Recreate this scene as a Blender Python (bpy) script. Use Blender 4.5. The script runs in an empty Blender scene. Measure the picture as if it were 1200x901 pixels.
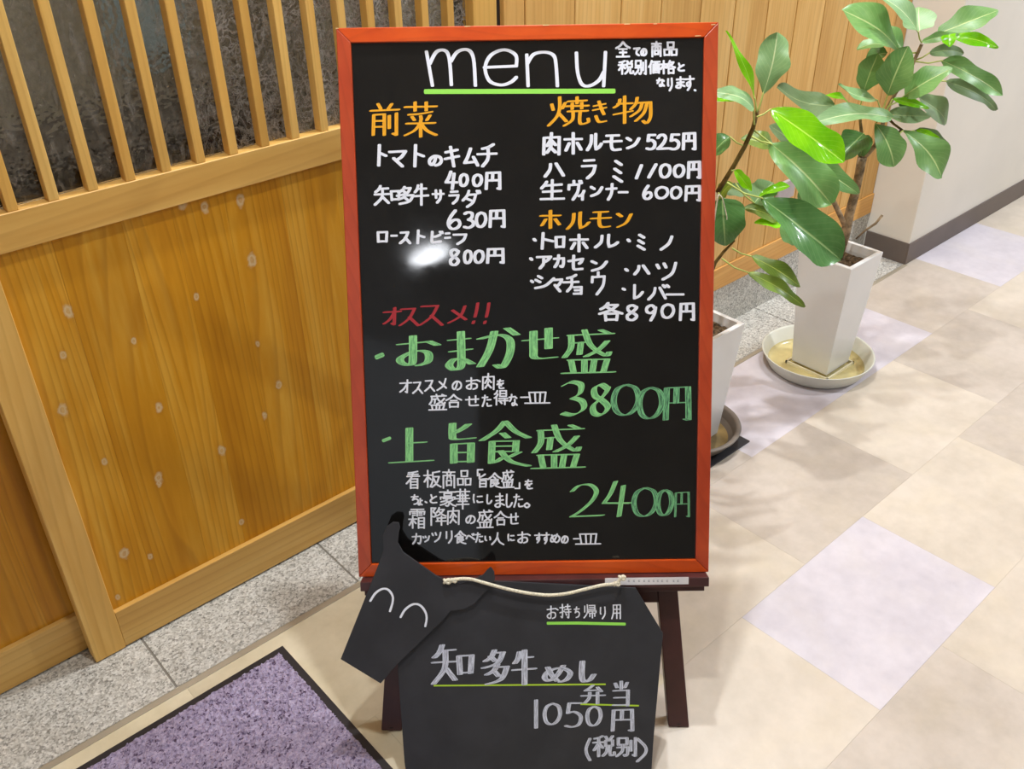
import bpy, math, random
from mathutils import Vector, Matrix, noise
random.seed(7)
scene = bpy.context.scene
COL = scene.collection

# ---------------------------------------------------------------- camera
H = 1.409
FPX, YAW, PITCH, ROLL = 1096.719, .7223, .5719, -.016
_f = Vector((math.sin(YAW)*math.cos(PITCH), math.cos(YAW)*math.cos(PITCH), -math.sin(PITCH)))
_r = Vector((math.cos(YAW), -math.sin(YAW), 0)); _u = _r.cross(_f)
CR = math.cos(ROLL)*_r + math.sin(ROLL)*_u
CU = -math.sin(ROLL)*_r + math.cos(ROLL)*_u
CAM = Vector((0, 0, H))
cd = bpy.data.cameras.new('camera'); cd.sensor_width = 36; cd.lens = 36*FPX/1200; cd.clip_start = .02
cam = bpy.data.objects.new('camera', cd); COL.objects.link(cam)
cam.matrix_world = Matrix.Translation(CAM) @ Matrix((CR, CU, -_f)).transposed().to_4x4()
scene.camera = cam

# ---------------------------------------------------------------- world, lights, exposure
wd = bpy.data.worlds.new('world'); scene.world = wd; wd.use_nodes = True
wd.node_tree.nodes['Background'].inputs[0].default_value = (.92, .98, 1.06, 1)
wd.node_tree.nodes['Background'].inputs[1].default_value = .52
scene.view_settings.view_transform = 'Standard'; scene.view_settings.look = 'None'
scene.view_settings.exposure = 0.16; scene.view_settings.gamma = 1.0
CEIL = 2.6
LAMPS = [  # x, y, power, radius, colour
    (2.30, 1.22, 18, .03, (.94, .99, 1.06)),
    (4.0, -.5, 60, .06, (.94, .99, 1.08)),  # added to light the plaster wall from the front
    (1.18, 1.22, 24, .035, (.95, .99, 1.04)),
    (.45, .70, 15, .06, (.96, .99, 1.0)),
    (-2.32, -1.80, 6, .21, (.96, .99, 1.04)),
    (1.9, -.7, 6, .07, (.94, .99, 1.08)),
]
for i, (x, y, p, rad, c) in enumerate(LAMPS):
    ld = bpy.data.lights.new('lamp', 'AREA'); ld.shape = 'DISK'; ld.size = rad*2; ld.energy = p; ld.color = c
    lo = bpy.data.objects.new('lamp', ld); lo.location = (x, y, CEIL-.012)
    if i == 4: ld.shape = 'ELLIPSE'; ld.size = .40; ld.size_y = .20; lo.rotation_euler = (0, 0, .25)
    COL.objects.link(lo)

# ---------------------------------------------------------------- helpers
def ray(px, py): return _f + ((px-600)/FPX)*CR - ((py-450.5)/FPX)*CU
def on_z(px, py, z=0.0):
    d = ray(px, py); return CAM + d*((z-H)/d.z)
def on_y(px, py, y):
    d = ray(px, py); return CAM + d*(y/d.y)
HF = Vector((math.sin(YAW), math.cos(YAW), 0))
def at(px, py, hd):                       # point seen at (px,py) in the photo, hd metres away along the floor
    d = ray(px, py); return CAM + d*(hd/d.dot(HF))

def lin(c):
    def f(v):
        v /= 255.0
        return v/12.92 if v <= .04045 else ((v+.055)/1.055)**2.4
    return (f(c[0]), f(c[1]), f(c[2]), 1)

class MB:
    def __init__(s): s.v = []; s.f = []; s.m = []
    def add(s, vs, fs, mi=0):
        o = len(s.v); s.v += [tuple(v) for v in vs]; s.f += [tuple(i+o for i in f) for f in fs]; s.m += [mi]*len(fs)
    def box(s, a, b, mi=0, M=None):
        x0, y0, z0 = a; x1, y1, z1 = b
        vs = [Vector(p) for p in ((x0,y0,z0),(x1,y0,z0),(x1,y1,z0),(x0,y1,z0),(x0,y0,z1),(x1,y0,z1),(x1,y1,z1),(x0,y1,z1))]
        if M: vs = [M @ v for v in vs]
        s.add(vs, [(0,3,2,1),(4,5,6,7),(0,1,5,4),(1,2,6,5),(2,3,7,6),(3,0,4,7)], mi)
    def prism(s, poly, z0, z1, M=None, mi=0):
        n = len(poly)
        vs = [Vector((x, y, z0)) for x, y in poly]+[Vector((x, y, z1)) for x, y in poly]
        if M: vs = [M @ v for v in vs]
        s.add(vs, [tuple(range(n))[::-1], tuple(range(n, 2*n))]+[(i, (i+1) % n, n+(i+1) % n, n+i) for i in range(n)], mi)
    def tube(s, pts, rad, n=8, mi=0):
        pts = [Vector(p) for p in pts]; k = len(pts)
        rad = rad if isinstance(rad, (list, tuple)) else [rad]*k
        vs = []; ref = Vector((.3, .5, .81)).normalized()
        for i, p in enumerate(pts):
            t = (pts[min(i+1, k-1)]-pts[max(i-1, 0)]).normalized()
            a = t.cross(ref).normalized(); b = t.cross(a)
            for j in range(n):
                an = 2*math.pi*j/n; vs.append(p+(a*math.cos(an)+b*math.sin(an))*rad[i])
        fs = [(i*n+j, i*n+(j+1) % n, (i+1)*n+(j+1) % n, (i+1)*n+j) for i in range(k-1) for j in range(n)]
        fs += [tuple(range(n))[::-1], tuple((k-1)*n+j for j in range(n))]
        s.add(vs, fs, mi)
    def lathe(s, prof, n=48, cx=0, cy=0, mi=0):
        vs = []; k = len(prof)
        for r, z in prof:
            for j in range(n):
                a = 2*math.pi*j/n; vs.append((cx+r*math.cos(a), cy+r*math.sin(a), z))
        fs = [(i*n+j, i*n+(j+1) % n, (i+1)*n+(j+1) % n, (i+1)*n+j) for i in range(k-1) for j in range(n)]
        s.add(vs, fs, mi)
    def build(s, name, mats, parent=None, smooth=False, bevel=0, seg=2):
        me = bpy.data.meshes.new(name); me.from_pydata(s.v, [], s.f)
        mats = mats if isinstance(mats, (list, tuple)) else [mats]
        for m in mats: me.materials.append(m)
        if len(mats) > 1: me.polygons.foreach_set('material_index', s.m)
        if smooth: me.polygons.foreach_set('use_smooth', [True]*len(s.f))
        me.update()
        o = bpy.data.objects.new(name, me); COL.objects.link(o)
        if parent:
            o.parent = parent
            if parent.type == 'EMPTY' or parent.location.length > 0: o.matrix_parent_inverse = Matrix.Translation(-parent.location)
        if bevel:
            md = o.modifiers.new('bevel', 'BEVEL'); md.width = bevel; md.segments = seg; md.limit_method = 'ANGLE'
        return o

def empty(name, loc=(0, 0, 0)):
    o = bpy.data.objects.new(name, None); COL.objects.link(o); o.location = loc; o.empty_display_size = .05; return o
def tag(o, label=None, cat=None, group=None, kind=None):
    for k, v in (('label', label), ('category', cat), ('group', group), ('kind', kind)):
        if v: o[k] = v
    return o
def clone(o, parent=None, name=None):
    c = o.copy(); COL.objects.link(c); c.parent = parent if parent else o.parent; return c

# ---- materials
def mat(name, rough=.5, spec=.5, metal=0):
    m = bpy.data.materials.new(name); m.use_nodes = True
    b = m.node_tree.nodes['Principled BSDF']; b.inputs['Roughness'].default_value = rough
    b.inputs['Specular IOR Level'].default_value = spec; b.inputs['Metallic'].default_value = metal
    return m, m.node_tree, b
def nd(t, typ, **kw):
    n = t.nodes.new(typ)
    for k, v in kw.items():
        if k.startswith('i_'):
            key = k[2:]
            key = int(key) if key.isdigit() else key.replace('_', ' ')
            n.inputs[key].default_value = v
        else: setattr(n, k, v)
    return n
def lk(t, a, b): t.links.new(a, b)
def ramp(t, fac, stops, interp='LINEAR'):
    r = t.nodes.new('ShaderNodeValToRGB'); r.color_ramp.interpolation = interp
    e = r.color_ramp.elements
    while len(e) < len(stops): e.new(.5)
    for i, (p, c) in enumerate(stops): e[i].position = p; e[i].color = c
    lk(t, fac, r.inputs[0]); return r.outputs[0]
def mixc(t, fac, a, b, mode='MIX'):
    n = t.nodes.new('ShaderNodeMix'); n.data_type = 'RGBA'; n.blend_type = mode
    if isinstance(fac, (int, float)): n.inputs[0].default_value = fac
    else: lk(t, fac, n.inputs[0])
    for s, v in ((6, a), (7, b)):
        if isinstance(v, tuple): n.inputs[s].default_value = v
        else: lk(t, v, n.inputs[s])
    return n.outputs[2]
def math_(t, op, a, b=None, clamp=False):
    n = t.nodes.new('ShaderNodeMath'); n.operation = op; n.use_clamp = clamp
    for i, v in enumerate((a, b)):
        if v is None: continue
        if isinstance(v, (int, float)): n.inputs[i].default_value = v
        else: lk(t, v, n.inputs[i])
    return n.outputs[0]
def pos(t, scale=(1, 1, 1), rnd=0):
    g = t.nodes.new('ShaderNodeNewGeometry'); mp = t.nodes.new('ShaderNodeMapping'); mp.inputs['Scale'].default_value = scale
    lk(t, g.outputs['Position'], mp.inputs[0])
    if rnd:
        oi = t.nodes.new('ShaderNodeObjectInfo'); v = t.nodes.new('ShaderNodeVectorMath'); v.operation = 'MULTIPLY_ADD'
        cm = t.nodes.new('ShaderNodeCombineXYZ')
        for i in range(3): lk(t, oi.outputs['Random'], cm.inputs[i])
        lk(t, cm.outputs[0], v.inputs[0]); v.inputs[1].default_value = (rnd, rnd*.7, rnd*1.3); lk(t, mp.outputs[0], v.inputs[2])
        return v.outputs[0]
    return mp.outputs[0]
def noise_(t, vec, scale, detail=4, rough=.55, dist=0):
    n = t.nodes.new('ShaderNodeTexNoise'); n.inputs['Scale'].default_value = scale; n.inputs['Detail'].default_value = detail
    n.inputs['Roughness'].default_value = rough; n.inputs['Distortion'].default_value = dist; lk(t, vec, n.inputs[0]); return n.outputs[0]
def bump(t, b, h, strength=.2, dist=.002):
    n = t.nodes.new('ShaderNodeBump'); n.inputs['Strength'].default_value = strength; n.inputs['Distance'].default_value = dist
    lk(t, h, n.inputs['Height']); lk(t, n.outputs[0], b.inputs['Normal'])
def rand_val(t, lo, hi):
    oi = t.nodes.new('ShaderNodeObjectInfo'); mr = t.nodes.new('ShaderNodeMapRange')
    mr.inputs[3].default_value = lo; mr.inputs[4].default_value = hi; lk(t, oi.outputs['Random'], mr.inputs[0]); return mr.outputs[0]
def bright(t, c, v):
    n = t.nodes.new('ShaderNodeHueSaturation'); lk(t, c, n.inputs['Color']); lk(t, v, n.inputs['Value']); return n.outputs[0]

def wood(name, c0, c1, c2, axis='z', rough=.45, knots=None, var=.1, fine=1.0, knotc=(214, 192, 150), spec=.4, rings=.22):
    m, t, b = mat(name, rough, spec)
    sc = {'z': (14, 14, 1.1), 'x': (1.1, 14, 14), 'y': (14, 1.1, 14)}[axis]
    v = pos(t, sc, 6.0)
    warp = noise_(t, v, .55, 2, .5)
    w = t.nodes.new('ShaderNodeTexNoise'); w.inputs['Scale'].default_value = 1.0*fine; w.inputs['Detail'].default_value = 6; w.inputs['Roughness'].default_value = .62
    vm = t.nodes.new('ShaderNodeVectorMath'); vm.operation = 'ADD'; lk(t, v, vm.inputs[0])
    cm = t.nodes.new('ShaderNodeCombineXYZ'); lk(t, math_(t, 'MULTIPLY', warp, 1.5), cm.inputs[0]); lk(t, cm.outputs[0], vm.inputs[1]); lk(t, vm.outputs[0], w.inputs[0])
    wv = nd(t, 'ShaderNodeTexNoise'); wv.inputs['Scale'].default_value = 5*fine; wv.inputs['Detail'].default_value = 3
    lk(t, vm.outputs[0], wv.inputs[0])
    g = math_(t, 'ADD', math_(t, 'MULTIPLY', w.outputs[0], .7), math_(t, 'MULTIPLY', wv.outputs[0], .3))
    # growth rings: bands across a slowly wandering field, stretched along the grain
    fld = t.nodes.new('ShaderNodeTexNoise'); fld.inputs['Scale'].default_value = .42*fine; fld.inputs['Detail'].default_value = 1.5; lk(t, v, fld.inputs[0])
    sxy = t.nodes.new('ShaderNodeSeparateXYZ'); lk(t, v, sxy.inputs[0])
    ph = math_(t, 'ADD', math_(t, 'MULTIPLY', fld.outputs[0], 16), math_(t, 'MULTIPLY', sxy.outputs['XYZ'.index({'z': 'X', 'x': 'Z', 'y': 'X'}[axis])], 4.6))
    ring = math_(t, 'FRACT', ph)
    rl = ramp(t, ring, [(.0, (0, 0, 0, 1)), (.62, (.25, .25, .25, 1)), (.86, (1, 1, 1, 1)), (.93, (.9, .9, .9, 1)), (1.0, (0, 0, 0, 1))])
    c = ramp(t, g, [(.34, lin(c0)), (.5, lin(c1)), (.64, lin(c2))])
    c = mixc(t, math_(t, 'MULTIPLY', rl, rings), c, lin([x*.82*k_ for x, k_ in zip(c0, (1.0, .93, .75))]))
    c = bright(t, c, rand_val(t, 1-var, 1+var))
    if knots:
        ge = t.nodes.new('ShaderNodeNewGeometry'); tot = None; core = None
        nz = noise_(t, pos(t, (1, 1, 1)), 90, 2)
        for (kx, kz, kr) in knots:
            sv = t.nodes.new('ShaderNodeVectorMath'); sv.operation = 'SUBTRACT'; lk(t, ge.outputs['Position'], sv.inputs[0]); sv.inputs[1].default_value = (kx, 1.46, kz)
            ml = t.nodes.new('ShaderNodeVectorMath'); ml.operation = 'MULTIPLY'; lk(t, sv.outputs[0], ml.inputs[0]); ml.inputs[1].default_value = (1.5/kr, 0, .95/kr)
            ln = t.nodes.new('ShaderNodeVectorMath'); ln.operation = 'LENGTH'; lk(t, ml.outputs[0], ln.inputs[0])
            d = ln.outputs['Value']
            tot = d if tot is None else math_(t, 'MINIMUM', tot, d)
        td = math_(t, 'ADD', tot, math_(t, 'MULTIPLY', math_(t, 'SUBTRACT', nz, .5), .9))
        k = ramp(t, math_(t, 'MULTIPLY', td, .5), [(.0, (.5, .5, .5, 1)), (.1, (.35, .35, .35, 1)), (.2, (.85, .85, .85, 1)), (.3, (.5, .5, .5, 1)), (.42, (0, 0, 0, 1))])
        halo = ramp(t, math_(t, 'MULTIPLY', td, .5), [(.3, (.28, .28, .28, 1)), (.7, (0, 0, 0, 1))])
        c = mixc(t, halo, c, lin((172, 108, 34)))
        c = mixc(t, k, c, lin(knotc))
    lk(t, c, b.inputs['Base Color']); bump(t, b, w.outputs[0], .12, .001)
    return m

def plain(name, c, rough=.5, spec=.5, metal=0, var=0.06, scale=8, bumps=.0, coat=0):
    m, t, b = mat(name, rough, spec, metal)
    n = noise_(t, pos(t), scale, 4)
    c0 = lin([max(0, x*(1-var)) for x in c]); c1 = lin([min(255, x*(1+var)) for x in c])
    lk(t, ramp(t, n, [(.35, c0), (.65, c1)]), b.inputs['Base Color'])
    if bumps: bump(t, b, noise_(t, pos(t), scale*25, 3), bumps, .001)
    b.inputs['Coat Weight'].default_value = coat; b.inputs['Coat Roughness'].default_value = .12
    return m

KN = [(79.8,365),(74,416),(74,480.5),(122,541),(156.6,400),(186,477),(186,560),(186,566),(295,305),(230,347),(302,403),(327,451),(259.5,528),(310,487),(146,649),(176,652),(138,700),(240,243),(282,235),(283,612),(213,238)]
knots = []
for i, (kx, ky) in enumerate(KN):
    P = on_y(kx, ky, 1.461); knots.append((P.x, P.z, [.016, .011, .017, .010, .009, .013][i % 6]))
M_panel = wood('wood_panel', (188, 124, 16), (206, 143, 28), (218, 164, 58), 'z', .42, knots, .035, rings=.36, spec=.25)
M_board2 = wood('wood_panel_left', (184, 122, 18), (202, 140, 30), (214, 160, 58), 'z', .38, None, .035, rings=.36)
M_rail = wood('wood_rail', (196, 146, 68), (212, 166, 88), (224, 184, 110), 'x', .42, None, .03, .6)
M_slat = wood('wood_slat', (204, 152, 70), (216, 168, 86), (230, 188, 108), 'z', .42, None, .06, .6)
M_plank = wood('wood_plank', (202, 150, 78), (220, 172, 98), (232, 190, 120), 'z', .5, None, .07, .8)
M_plankr = wood('wood_plank_rail', (206, 146, 72), (222, 168, 92), (232, 186, 112), 'x', .5, None, .04, .7)
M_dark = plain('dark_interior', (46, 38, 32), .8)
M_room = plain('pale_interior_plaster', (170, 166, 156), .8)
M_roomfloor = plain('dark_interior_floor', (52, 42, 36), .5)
M_plaster = plain('plaster', (222, 215, 202), .75, .3, var=.015, scale=3, bumps=.08)
M_ceiling = plain('ceiling_paint', (222, 224, 228), .9, .2, var=.01)
M_far = plain('far_wall_paint', (178, 174, 166), .8, .2, var=.03)
M_base = plain('vinyl_baseboard', (104, 92, 84), .5, .4, var=.04)
M_metal = plain('brushed_aluminium', (178, 168, 148), .38, .5, .35, var=.04)
M_frame = wood('red_stained_wood', (196, 66, 12), (212, 80, 16), (224, 92, 24), 'x', .28, None, .03, .5, spec=.6)
M_ledge = plain('dark_mahogany', (72, 40, 40), .35, .5, var=.1, scale=20)
M_leg = plain('mahogany_leg', (74, 40, 38), .35, .5, var=.08, scale=20)
M_paper = plain('white_paper', (232, 230, 232), .6)
M_ink = plain('grey_print', (150, 150, 160), .6)
M_cow = plain('matt_chalkboard', (50, 50, 54), .62, .35, var=.08, scale=14, bumps=.05)
M_rope = plain('cotton_string', (232, 224, 200), .8, .2, var=.08, scale=300, bumps=.4)
M_pot = plain('white_glazed_ceramic', (228, 227, 225), .32, .5, var=.015, scale=5, coat=.2)
M_saucer = plain('white_plastic', (226, 226, 212), .35, .5, var=.02)
M_brown = plain('brown_glazed_saucer', (124, 114, 104), .45, .5, var=.1)
M_rubber = plain('black_rubber', (44, 38, 38), .6, .3, var=.1)
M_blackmat = plain('black_rubber_sheet', (52, 52, 56), .55, .4, var=.1)
M_bark = plain('pale_bark', (150, 128, 100), .8, .2, var=.25, scale=60, bumps=.5)
M_twig = plain('green_brown_twig', (112, 92, 50), .7, .2, var=.2, scale=60)
M_petiole = plain('pale_petiole', (190, 200, 110), .5, .4)
M_outlet = plain('grey_plastic', (190, 178, 176), .5)

def m_board():
    m, t, b = mat('glossy_blackboard', .07, .5)
    n = noise_(t, pos(t, (1, 1, 1)), 5, 5, .6)
    lk(t, ramp(t, n, [(.3, lin((17, 16, 15))), (.7, lin((29, 28, 27)))]), b.inputs['Base Color'])
    lk(t, ramp(t, noise_(t, pos(t, (1, 1, 1)), 7, 6, .65, .4), [(.35, (.03, .03, .03, 1)), (.7, (.09, .09, .09, 1))]), b.inputs['Roughness'])
    return m
M_black = m_board()

def m_granite():
    m, t, b = mat('granite', .45, .4)
    v = pos(t, (1, 1, 1), 3)
    n3 = noise_(t, v, 12, 3)
    def cells(sc, stops):
        w_ = t.nodes.new('ShaderNodeTexNoise'); w_.inputs['Scale'].default_value = sc*.8; lk(t, v, w_.inputs[0])
        a_ = t.nodes.new('ShaderNodeVectorMath'); a_.operation = 'MULTIPLY_ADD'; lk(t, w_.outputs['Color'], a_.inputs[0]); a_.inputs[1].default_value = (1.2/sc,)*3; lk(t, v, a_.inputs[2])
        vo = t.nodes.new('ShaderNodeTexVoronoi'); vo.inputs['Scale'].default_value = sc; lk(t, a_.outputs[0], vo.inputs[0])
        sp_ = t.nodes.new('ShaderNodeSeparateColor'); lk(t, vo.outputs['Color'], sp_.inputs[0]); return ramp(t, sp_.outputs[0], stops)
    c = cells(280, [(.0, lin((88, 86, 80))), (.16, lin((132, 128, 120))), (.32, lin((170, 166, 156))), (.6, lin((200, 196, 186))), (1.0, lin((230, 227, 219)))])
    c2 = cells(170, [(.0, lin((120, 116, 108))), (.4, lin((186, 182, 172))), (1.0, lin((226, 222, 212)))])
    c = mixc(t, .3, c, c2)
    c = mixc(t, .16, c, ramp(t, n3, [(.3, lin((120, 118, 108))), (.7, lin((214, 210, 200)))]))
    c = bright(t, c, rand_val(t, .93, 1.05))
    lk(t, c, b.inputs['Base Color']); return m
M_granite = m_granite()

def m_tile(name, a, bb):
    m, t, b = mat(name, .36, .45)
    v = pos(t, (1, 1, 1), 4)
    n = noise_(t, v, 5, 6, .62); n2 = noise_(t, v, 28, 4, .6)
    g = math_(t, 'ADD', math_(t, 'MULTIPLY', n, .65), math_(t, 'MULTIPLY', n2, .35))
    n3 = noise_(t, v, 9, 3, .5)
    c = ramp(t, g, [(.36, lin(a)), (.64, lin(bb))])
    c = mixc(t, math_(t, 'MULTIPLY', ramp(t, n3, [(.5, (0, 0, 0, 1)), (.75, (1, 1, 1, 1))]), .2), c, lin((bb[0], bb[1]-3, bb[2]-22)))
    lk(t, c, b.inputs['Base Color'])
    lk(t, ramp(t, n, [(.3, (.30, .30, .30, 1)), (.7, (.42, .42, .42, 1))]), b.inputs['Roughness'])
    return m
M_lilac = m_tile('lilac_vinyl', (194, 187, 193), (214, 207, 212))
M_cream = m_tile('cream_vinyl', (198, 186, 169), (216, 204, 188))
M_beige = m_tile('beige_vinyl', (184, 172, 158), (205, 193, 180))
M_tan = m_tile('tan_vinyl', (200, 187, 158), (220, 208, 180))
M_grout = plain('dark_joint', (176, 166, 150), .8)

def m_glass():
    m, t, b = mat('patterned_glass', .12, .5)
    out = t.nodes['Material Output']
    v = pos(t, (1, 1, 1))
    # hair-like fibres pressed in the glass
    nz = t.nodes.new('ShaderNodeTexNoise'); nz.inputs['Scale'].default_value = 26; nz.inputs['Detail'].default_value = 4; lk(t, v, nz.inputs[0])
    vm = t.nodes.new('ShaderNodeVectorMath'); vm.operation = 'MULTIPLY_ADD'; lk(t, nz.outputs['Color'], vm.inputs[0]); vm.inputs[1].default_value = (.09, .09, .09); lk(t, v, vm.inputs[2])
    fib = None
    for s in (34, 61):
        vo = t.nodes.new('ShaderNodeTexVoronoi'); vo.feature = 'DISTANCE_TO_EDGE'; vo.inputs['Scale'].default_value = s; lk(t, vm.outputs[0], vo.inputs[0])
        r = ramp(t, vo.outputs['Distance'], [(0, (1, 1, 1, 1)), (.04, (.6, .6, .6, 1)), (.12, (0, 0, 0, 1))])
        fib = r if fib is None else mixc(t, 1.0, fib, r, 'LIGHTEN')
    patch = ramp(t, noise_(t, v, 7, 4, .6), [(.42, (0, 0, 0, 1)), (.66, (1, 1, 1, 1))])
    gx_ = t.nodes.new('ShaderNodeSeparateXYZ'); lk(t, v, gx_.inputs[0])
    mr = t.nodes.new('ShaderNodeMapRange'); lk(t, gx_.outputs[0], mr.inputs[0]); mr.inputs[1].default_value = .60; mr.inputs[2].default_value = .70; mr.inputs[3].default_value = .12
    f = math_(t, 'MULTIPLY', math_(t, 'MULTIPLY', fib, math_(t, 'ADD', math_(t, 'MULTIPLY', patch, .9), .6)), mr.outputs[0])
    fog = math_(t, 'MULTIPLY', ramp(t, noise_(t, pos(t, (1, 1, .4)), 75, 4, .75, .8), [(.50, (0, 0, 0, 1)), (.60, (.5, .5, .5, 1)), (.70, (1, 1, 1, 1))]), .5)
    b.inputs['Base Color'].default_value = lin((150, 146, 140)); b.inputs['Roughness'].default_value = .4
    gl = t.nodes.new('ShaderNodeBsdfGlass'); gl.inputs['Roughness'].default_value = .05; gl.inputs['IOR'].default_value = 1.45; gl.inputs['Color'].default_value = lin((228, 226, 218))
    bp = t.nodes.new('ShaderNodeBump'); bp.inputs['Strength'].default_value = .8; bp.inputs['Distance'].default_value = .006
    lk(t, noise_(t, v, 38, 2, .5), bp.inputs['Height']); lk(t, bp.outputs[0], gl.inputs['Normal']); lk(t, bp.outputs[0], b.inputs['Normal'])
    mx = t.nodes.new('ShaderNodeMixShader'); lk(t, math_(t, 'ADD', f, fog, True), mx.inputs[0]); lk(t, gl.outputs[0], mx.inputs[1]); lk(t, b.outputs[0], mx.inputs[2])
    lk(t, mx.outputs[0], out.inputs[0]); return m
M_glass = m_glass()

def m_carpet():
    m, t, b = mat('purple_pile', .95, .1)
    v = pos(t)
    n = noise_(t, v, 190, 3, .75); n2 = noise_(t, v, 60, 4, .7)
    vo = t.nodes.new('ShaderNodeTexVoronoi'); vo.inputs['Scale'].default_value = 240
    vd = t.nodes.new('ShaderNodeVectorMath'); vd.operation = 'MULTIPLY_ADD'; nn_ = t.nodes.new('ShaderNodeTexNoise'); nn_.inputs['Scale'].default_value = 160; lk(t, v, nn_.inputs[0])
    lk(t, nn_.outputs['Color'], vd.inputs[0]); vd.inputs[1].default_value = (.012, .012, .012); lk(t, v, vd.inputs[2]); lk(t, vd.outputs[0], vo.inputs[0])
    sp_ = t.nodes.new('ShaderNodeSeparateColor'); lk(t, vo.outputs['Color'], sp_.inputs[0])
    g = math_(t, 'ADD', math_(t, 'MULTIPLY', n, .4), math_(t, 'MULTIPLY', n2, .3))
    g = math_(t, 'ADD', g, math_(t, 'MULTIPLY', ramp(t, sp_.outputs[0], [(0, (0, 0, 0, 1)), (.14, (.3, .3, .3, 1)), (.22, (.5, .5, .5, 1)), (1, (.75, .75, .75, 1))]), .3))
    lk(t, ramp(t, g, [(.36, lin((82, 66, 88))), (.43, lin((132, 118, 142))), (.54, lin((164, 151, 175))), (.68, lin((190, 178, 200)))]), b.inputs['Base Color'])
    return m
M_carpet = m_carpet()

def m_paint(name, edge, mid, streak=.5, rough=.45):
    """marker paint: the nib leaves a denser line at its edges and streaks along the stroke"""
    m, t, b = mat(name, rough, .4)
    uv = t.nodes.new('ShaderNodeUVMap'); mp = t.nodes.new('ShaderNodeMapping'); mp.inputs['Scale'].default_value = (5.5, .22, 1); lk(t, uv.outputs[0], mp.inputs[0])
    n = noise_(t, mp.outputs[0], 1.0, 4, .7)
    sx = t.nodes.new('ShaderNodeSeparateXYZ'); lk(t, uv.outputs[0], sx.inputs[0])
    e = math_(t, 'ABSOLUTE', math_(t, 'SUBTRACT', sx.outputs[0], .5))
    e = ramp(t, e, [(.3, (0, 0, 0, 1)), (.47, (1, 1, 1, 1))])
    g = math_(t, 'ADD', math_(t, 'MULTIPLY', ramp(t, n, [(.34, (1, 1, 1, 1)), (.6, (0, 0, 0, 1))]), streak), 0)
    g = math_(t, 'MULTIPLY', g, math_(t, 'SUBTRACT', 1.0, math_(t, 'MULTIPLY', e, .8)))
    lk(t, mixc(t, g, lin(edge), lin(mid)), b.inputs['Base Color'])
    return m
P_white = m_paint('white_marker', (240, 243, 253), (206, 210, 228), .3)
P_chalk = m_paint('white_worn_marker', (222, 226, 240), (108, 112, 130), .95)
P_green = m_paint('green_marker', (156, 228, 150), (66, 138, 88), .95)
P_faint = m_paint('faint_green_marker', (132, 208, 146), (34, 62, 54), 1.3)
P_lime = m_paint('lime_marker', (158, 236, 92), (140, 220, 90), .3)
P_orange = m_paint('orange_marker', (252, 182, 36), (200, 120, 20), .6)
P_red = m_paint('red_marker', (178, 48, 56), (140, 36, 44), .6)
P_yellow = m_paint('yellow_green_marker', (186, 222, 60), (150, 190, 50), .4)

def m_leaf(name, dark, light, vein, rough=.28, trans=.15):
    m, t, b = mat(name, rough, .5)
    uv = t.nodes.new('ShaderNodeUVMap'); sx = t.nodes.new('ShaderNodeSeparateXYZ'); lk(t, uv.outputs[0], sx.inputs[0])
    n = noise_(t, pos(t, (1, 1, 1), 2), 18, 4)
    c = ramp(t, n, [(.3, lin(dark)), (.7, lin(light))])
    c = bright(t, c, rand_val(t, .85, 1.15))
    e = math_(t, 'ABSOLUTE', math_(t, 'SUBTRACT', sx.outputs[0], .5))
    mid = ramp(t, e, [(.0, (.9, .9, .9, 1)), (.012, (.8, .8, .8, 1)), (.028, (0, 0, 0, 1))])
    # side veins run slanting from the midrib
    s = math_(t, 'ADD', math_(t, 'MULTIPLY', sx.outputs[1], 11), math_(t, 'MULTIPLY', e, -7))
    fr = math_(t, 'ABSOLUTE', math_(t, 'SUBTRACT', math_(t, 'FRACT', s), .5))
    sv = ramp(t, fr, [(.0, (.22, .22, .22, 1)), (.07, (0, 0, 0, 1))])
    c = mixc(t, sv, c, lin(vein)); c = mixc(t, mid, c, lin(vein))
    lk(t, c, b.inputs['Base Color']); lk(t, c, b.inputs['Subsurface Radius']) if False else None
    tr = t.nodes.new('ShaderNodeBsdfTranslucent'); lk(t, c, tr.inputs[0])
    mx = t.nodes.new('ShaderNodeMixShader'); mx.inputs[0].default_value = trans
    lk(t, b.outputs[0], mx.inputs[1]); lk(t, tr.outputs[0], mx.inputs[2]); lk(t, mx.outputs[0], t.nodes['Material Output'].inputs[0])
    bump(t, b, mixc(t, 1.0, sv, mid, 'LIGHTEN'), .35, .001)
    return m
LEAF = {
    'g': m_leaf('leaf_green', (98, 146, 76), (128, 172, 100), (196, 216, 146), .36),
    'p': m_leaf('leaf_pale', (122, 164, 104), (152, 190, 134), (214, 230, 176), .42),
    'd': m_leaf('leaf_dark', (66, 110, 54), (94, 140, 78), (156, 186, 120), .18),
    'k': m_leaf('leaf_greyish', (104, 132, 84), (130, 156, 108), (158, 176, 124), .48),
    'o': m_leaf('leaf_olive', (96, 124, 40), (124, 150, 52), (180, 196, 90), .35),
    'b': m_leaf('leaf_bright', (104, 190, 8), (146, 224, 20), (196, 240, 90), .12, .3),
}

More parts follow.
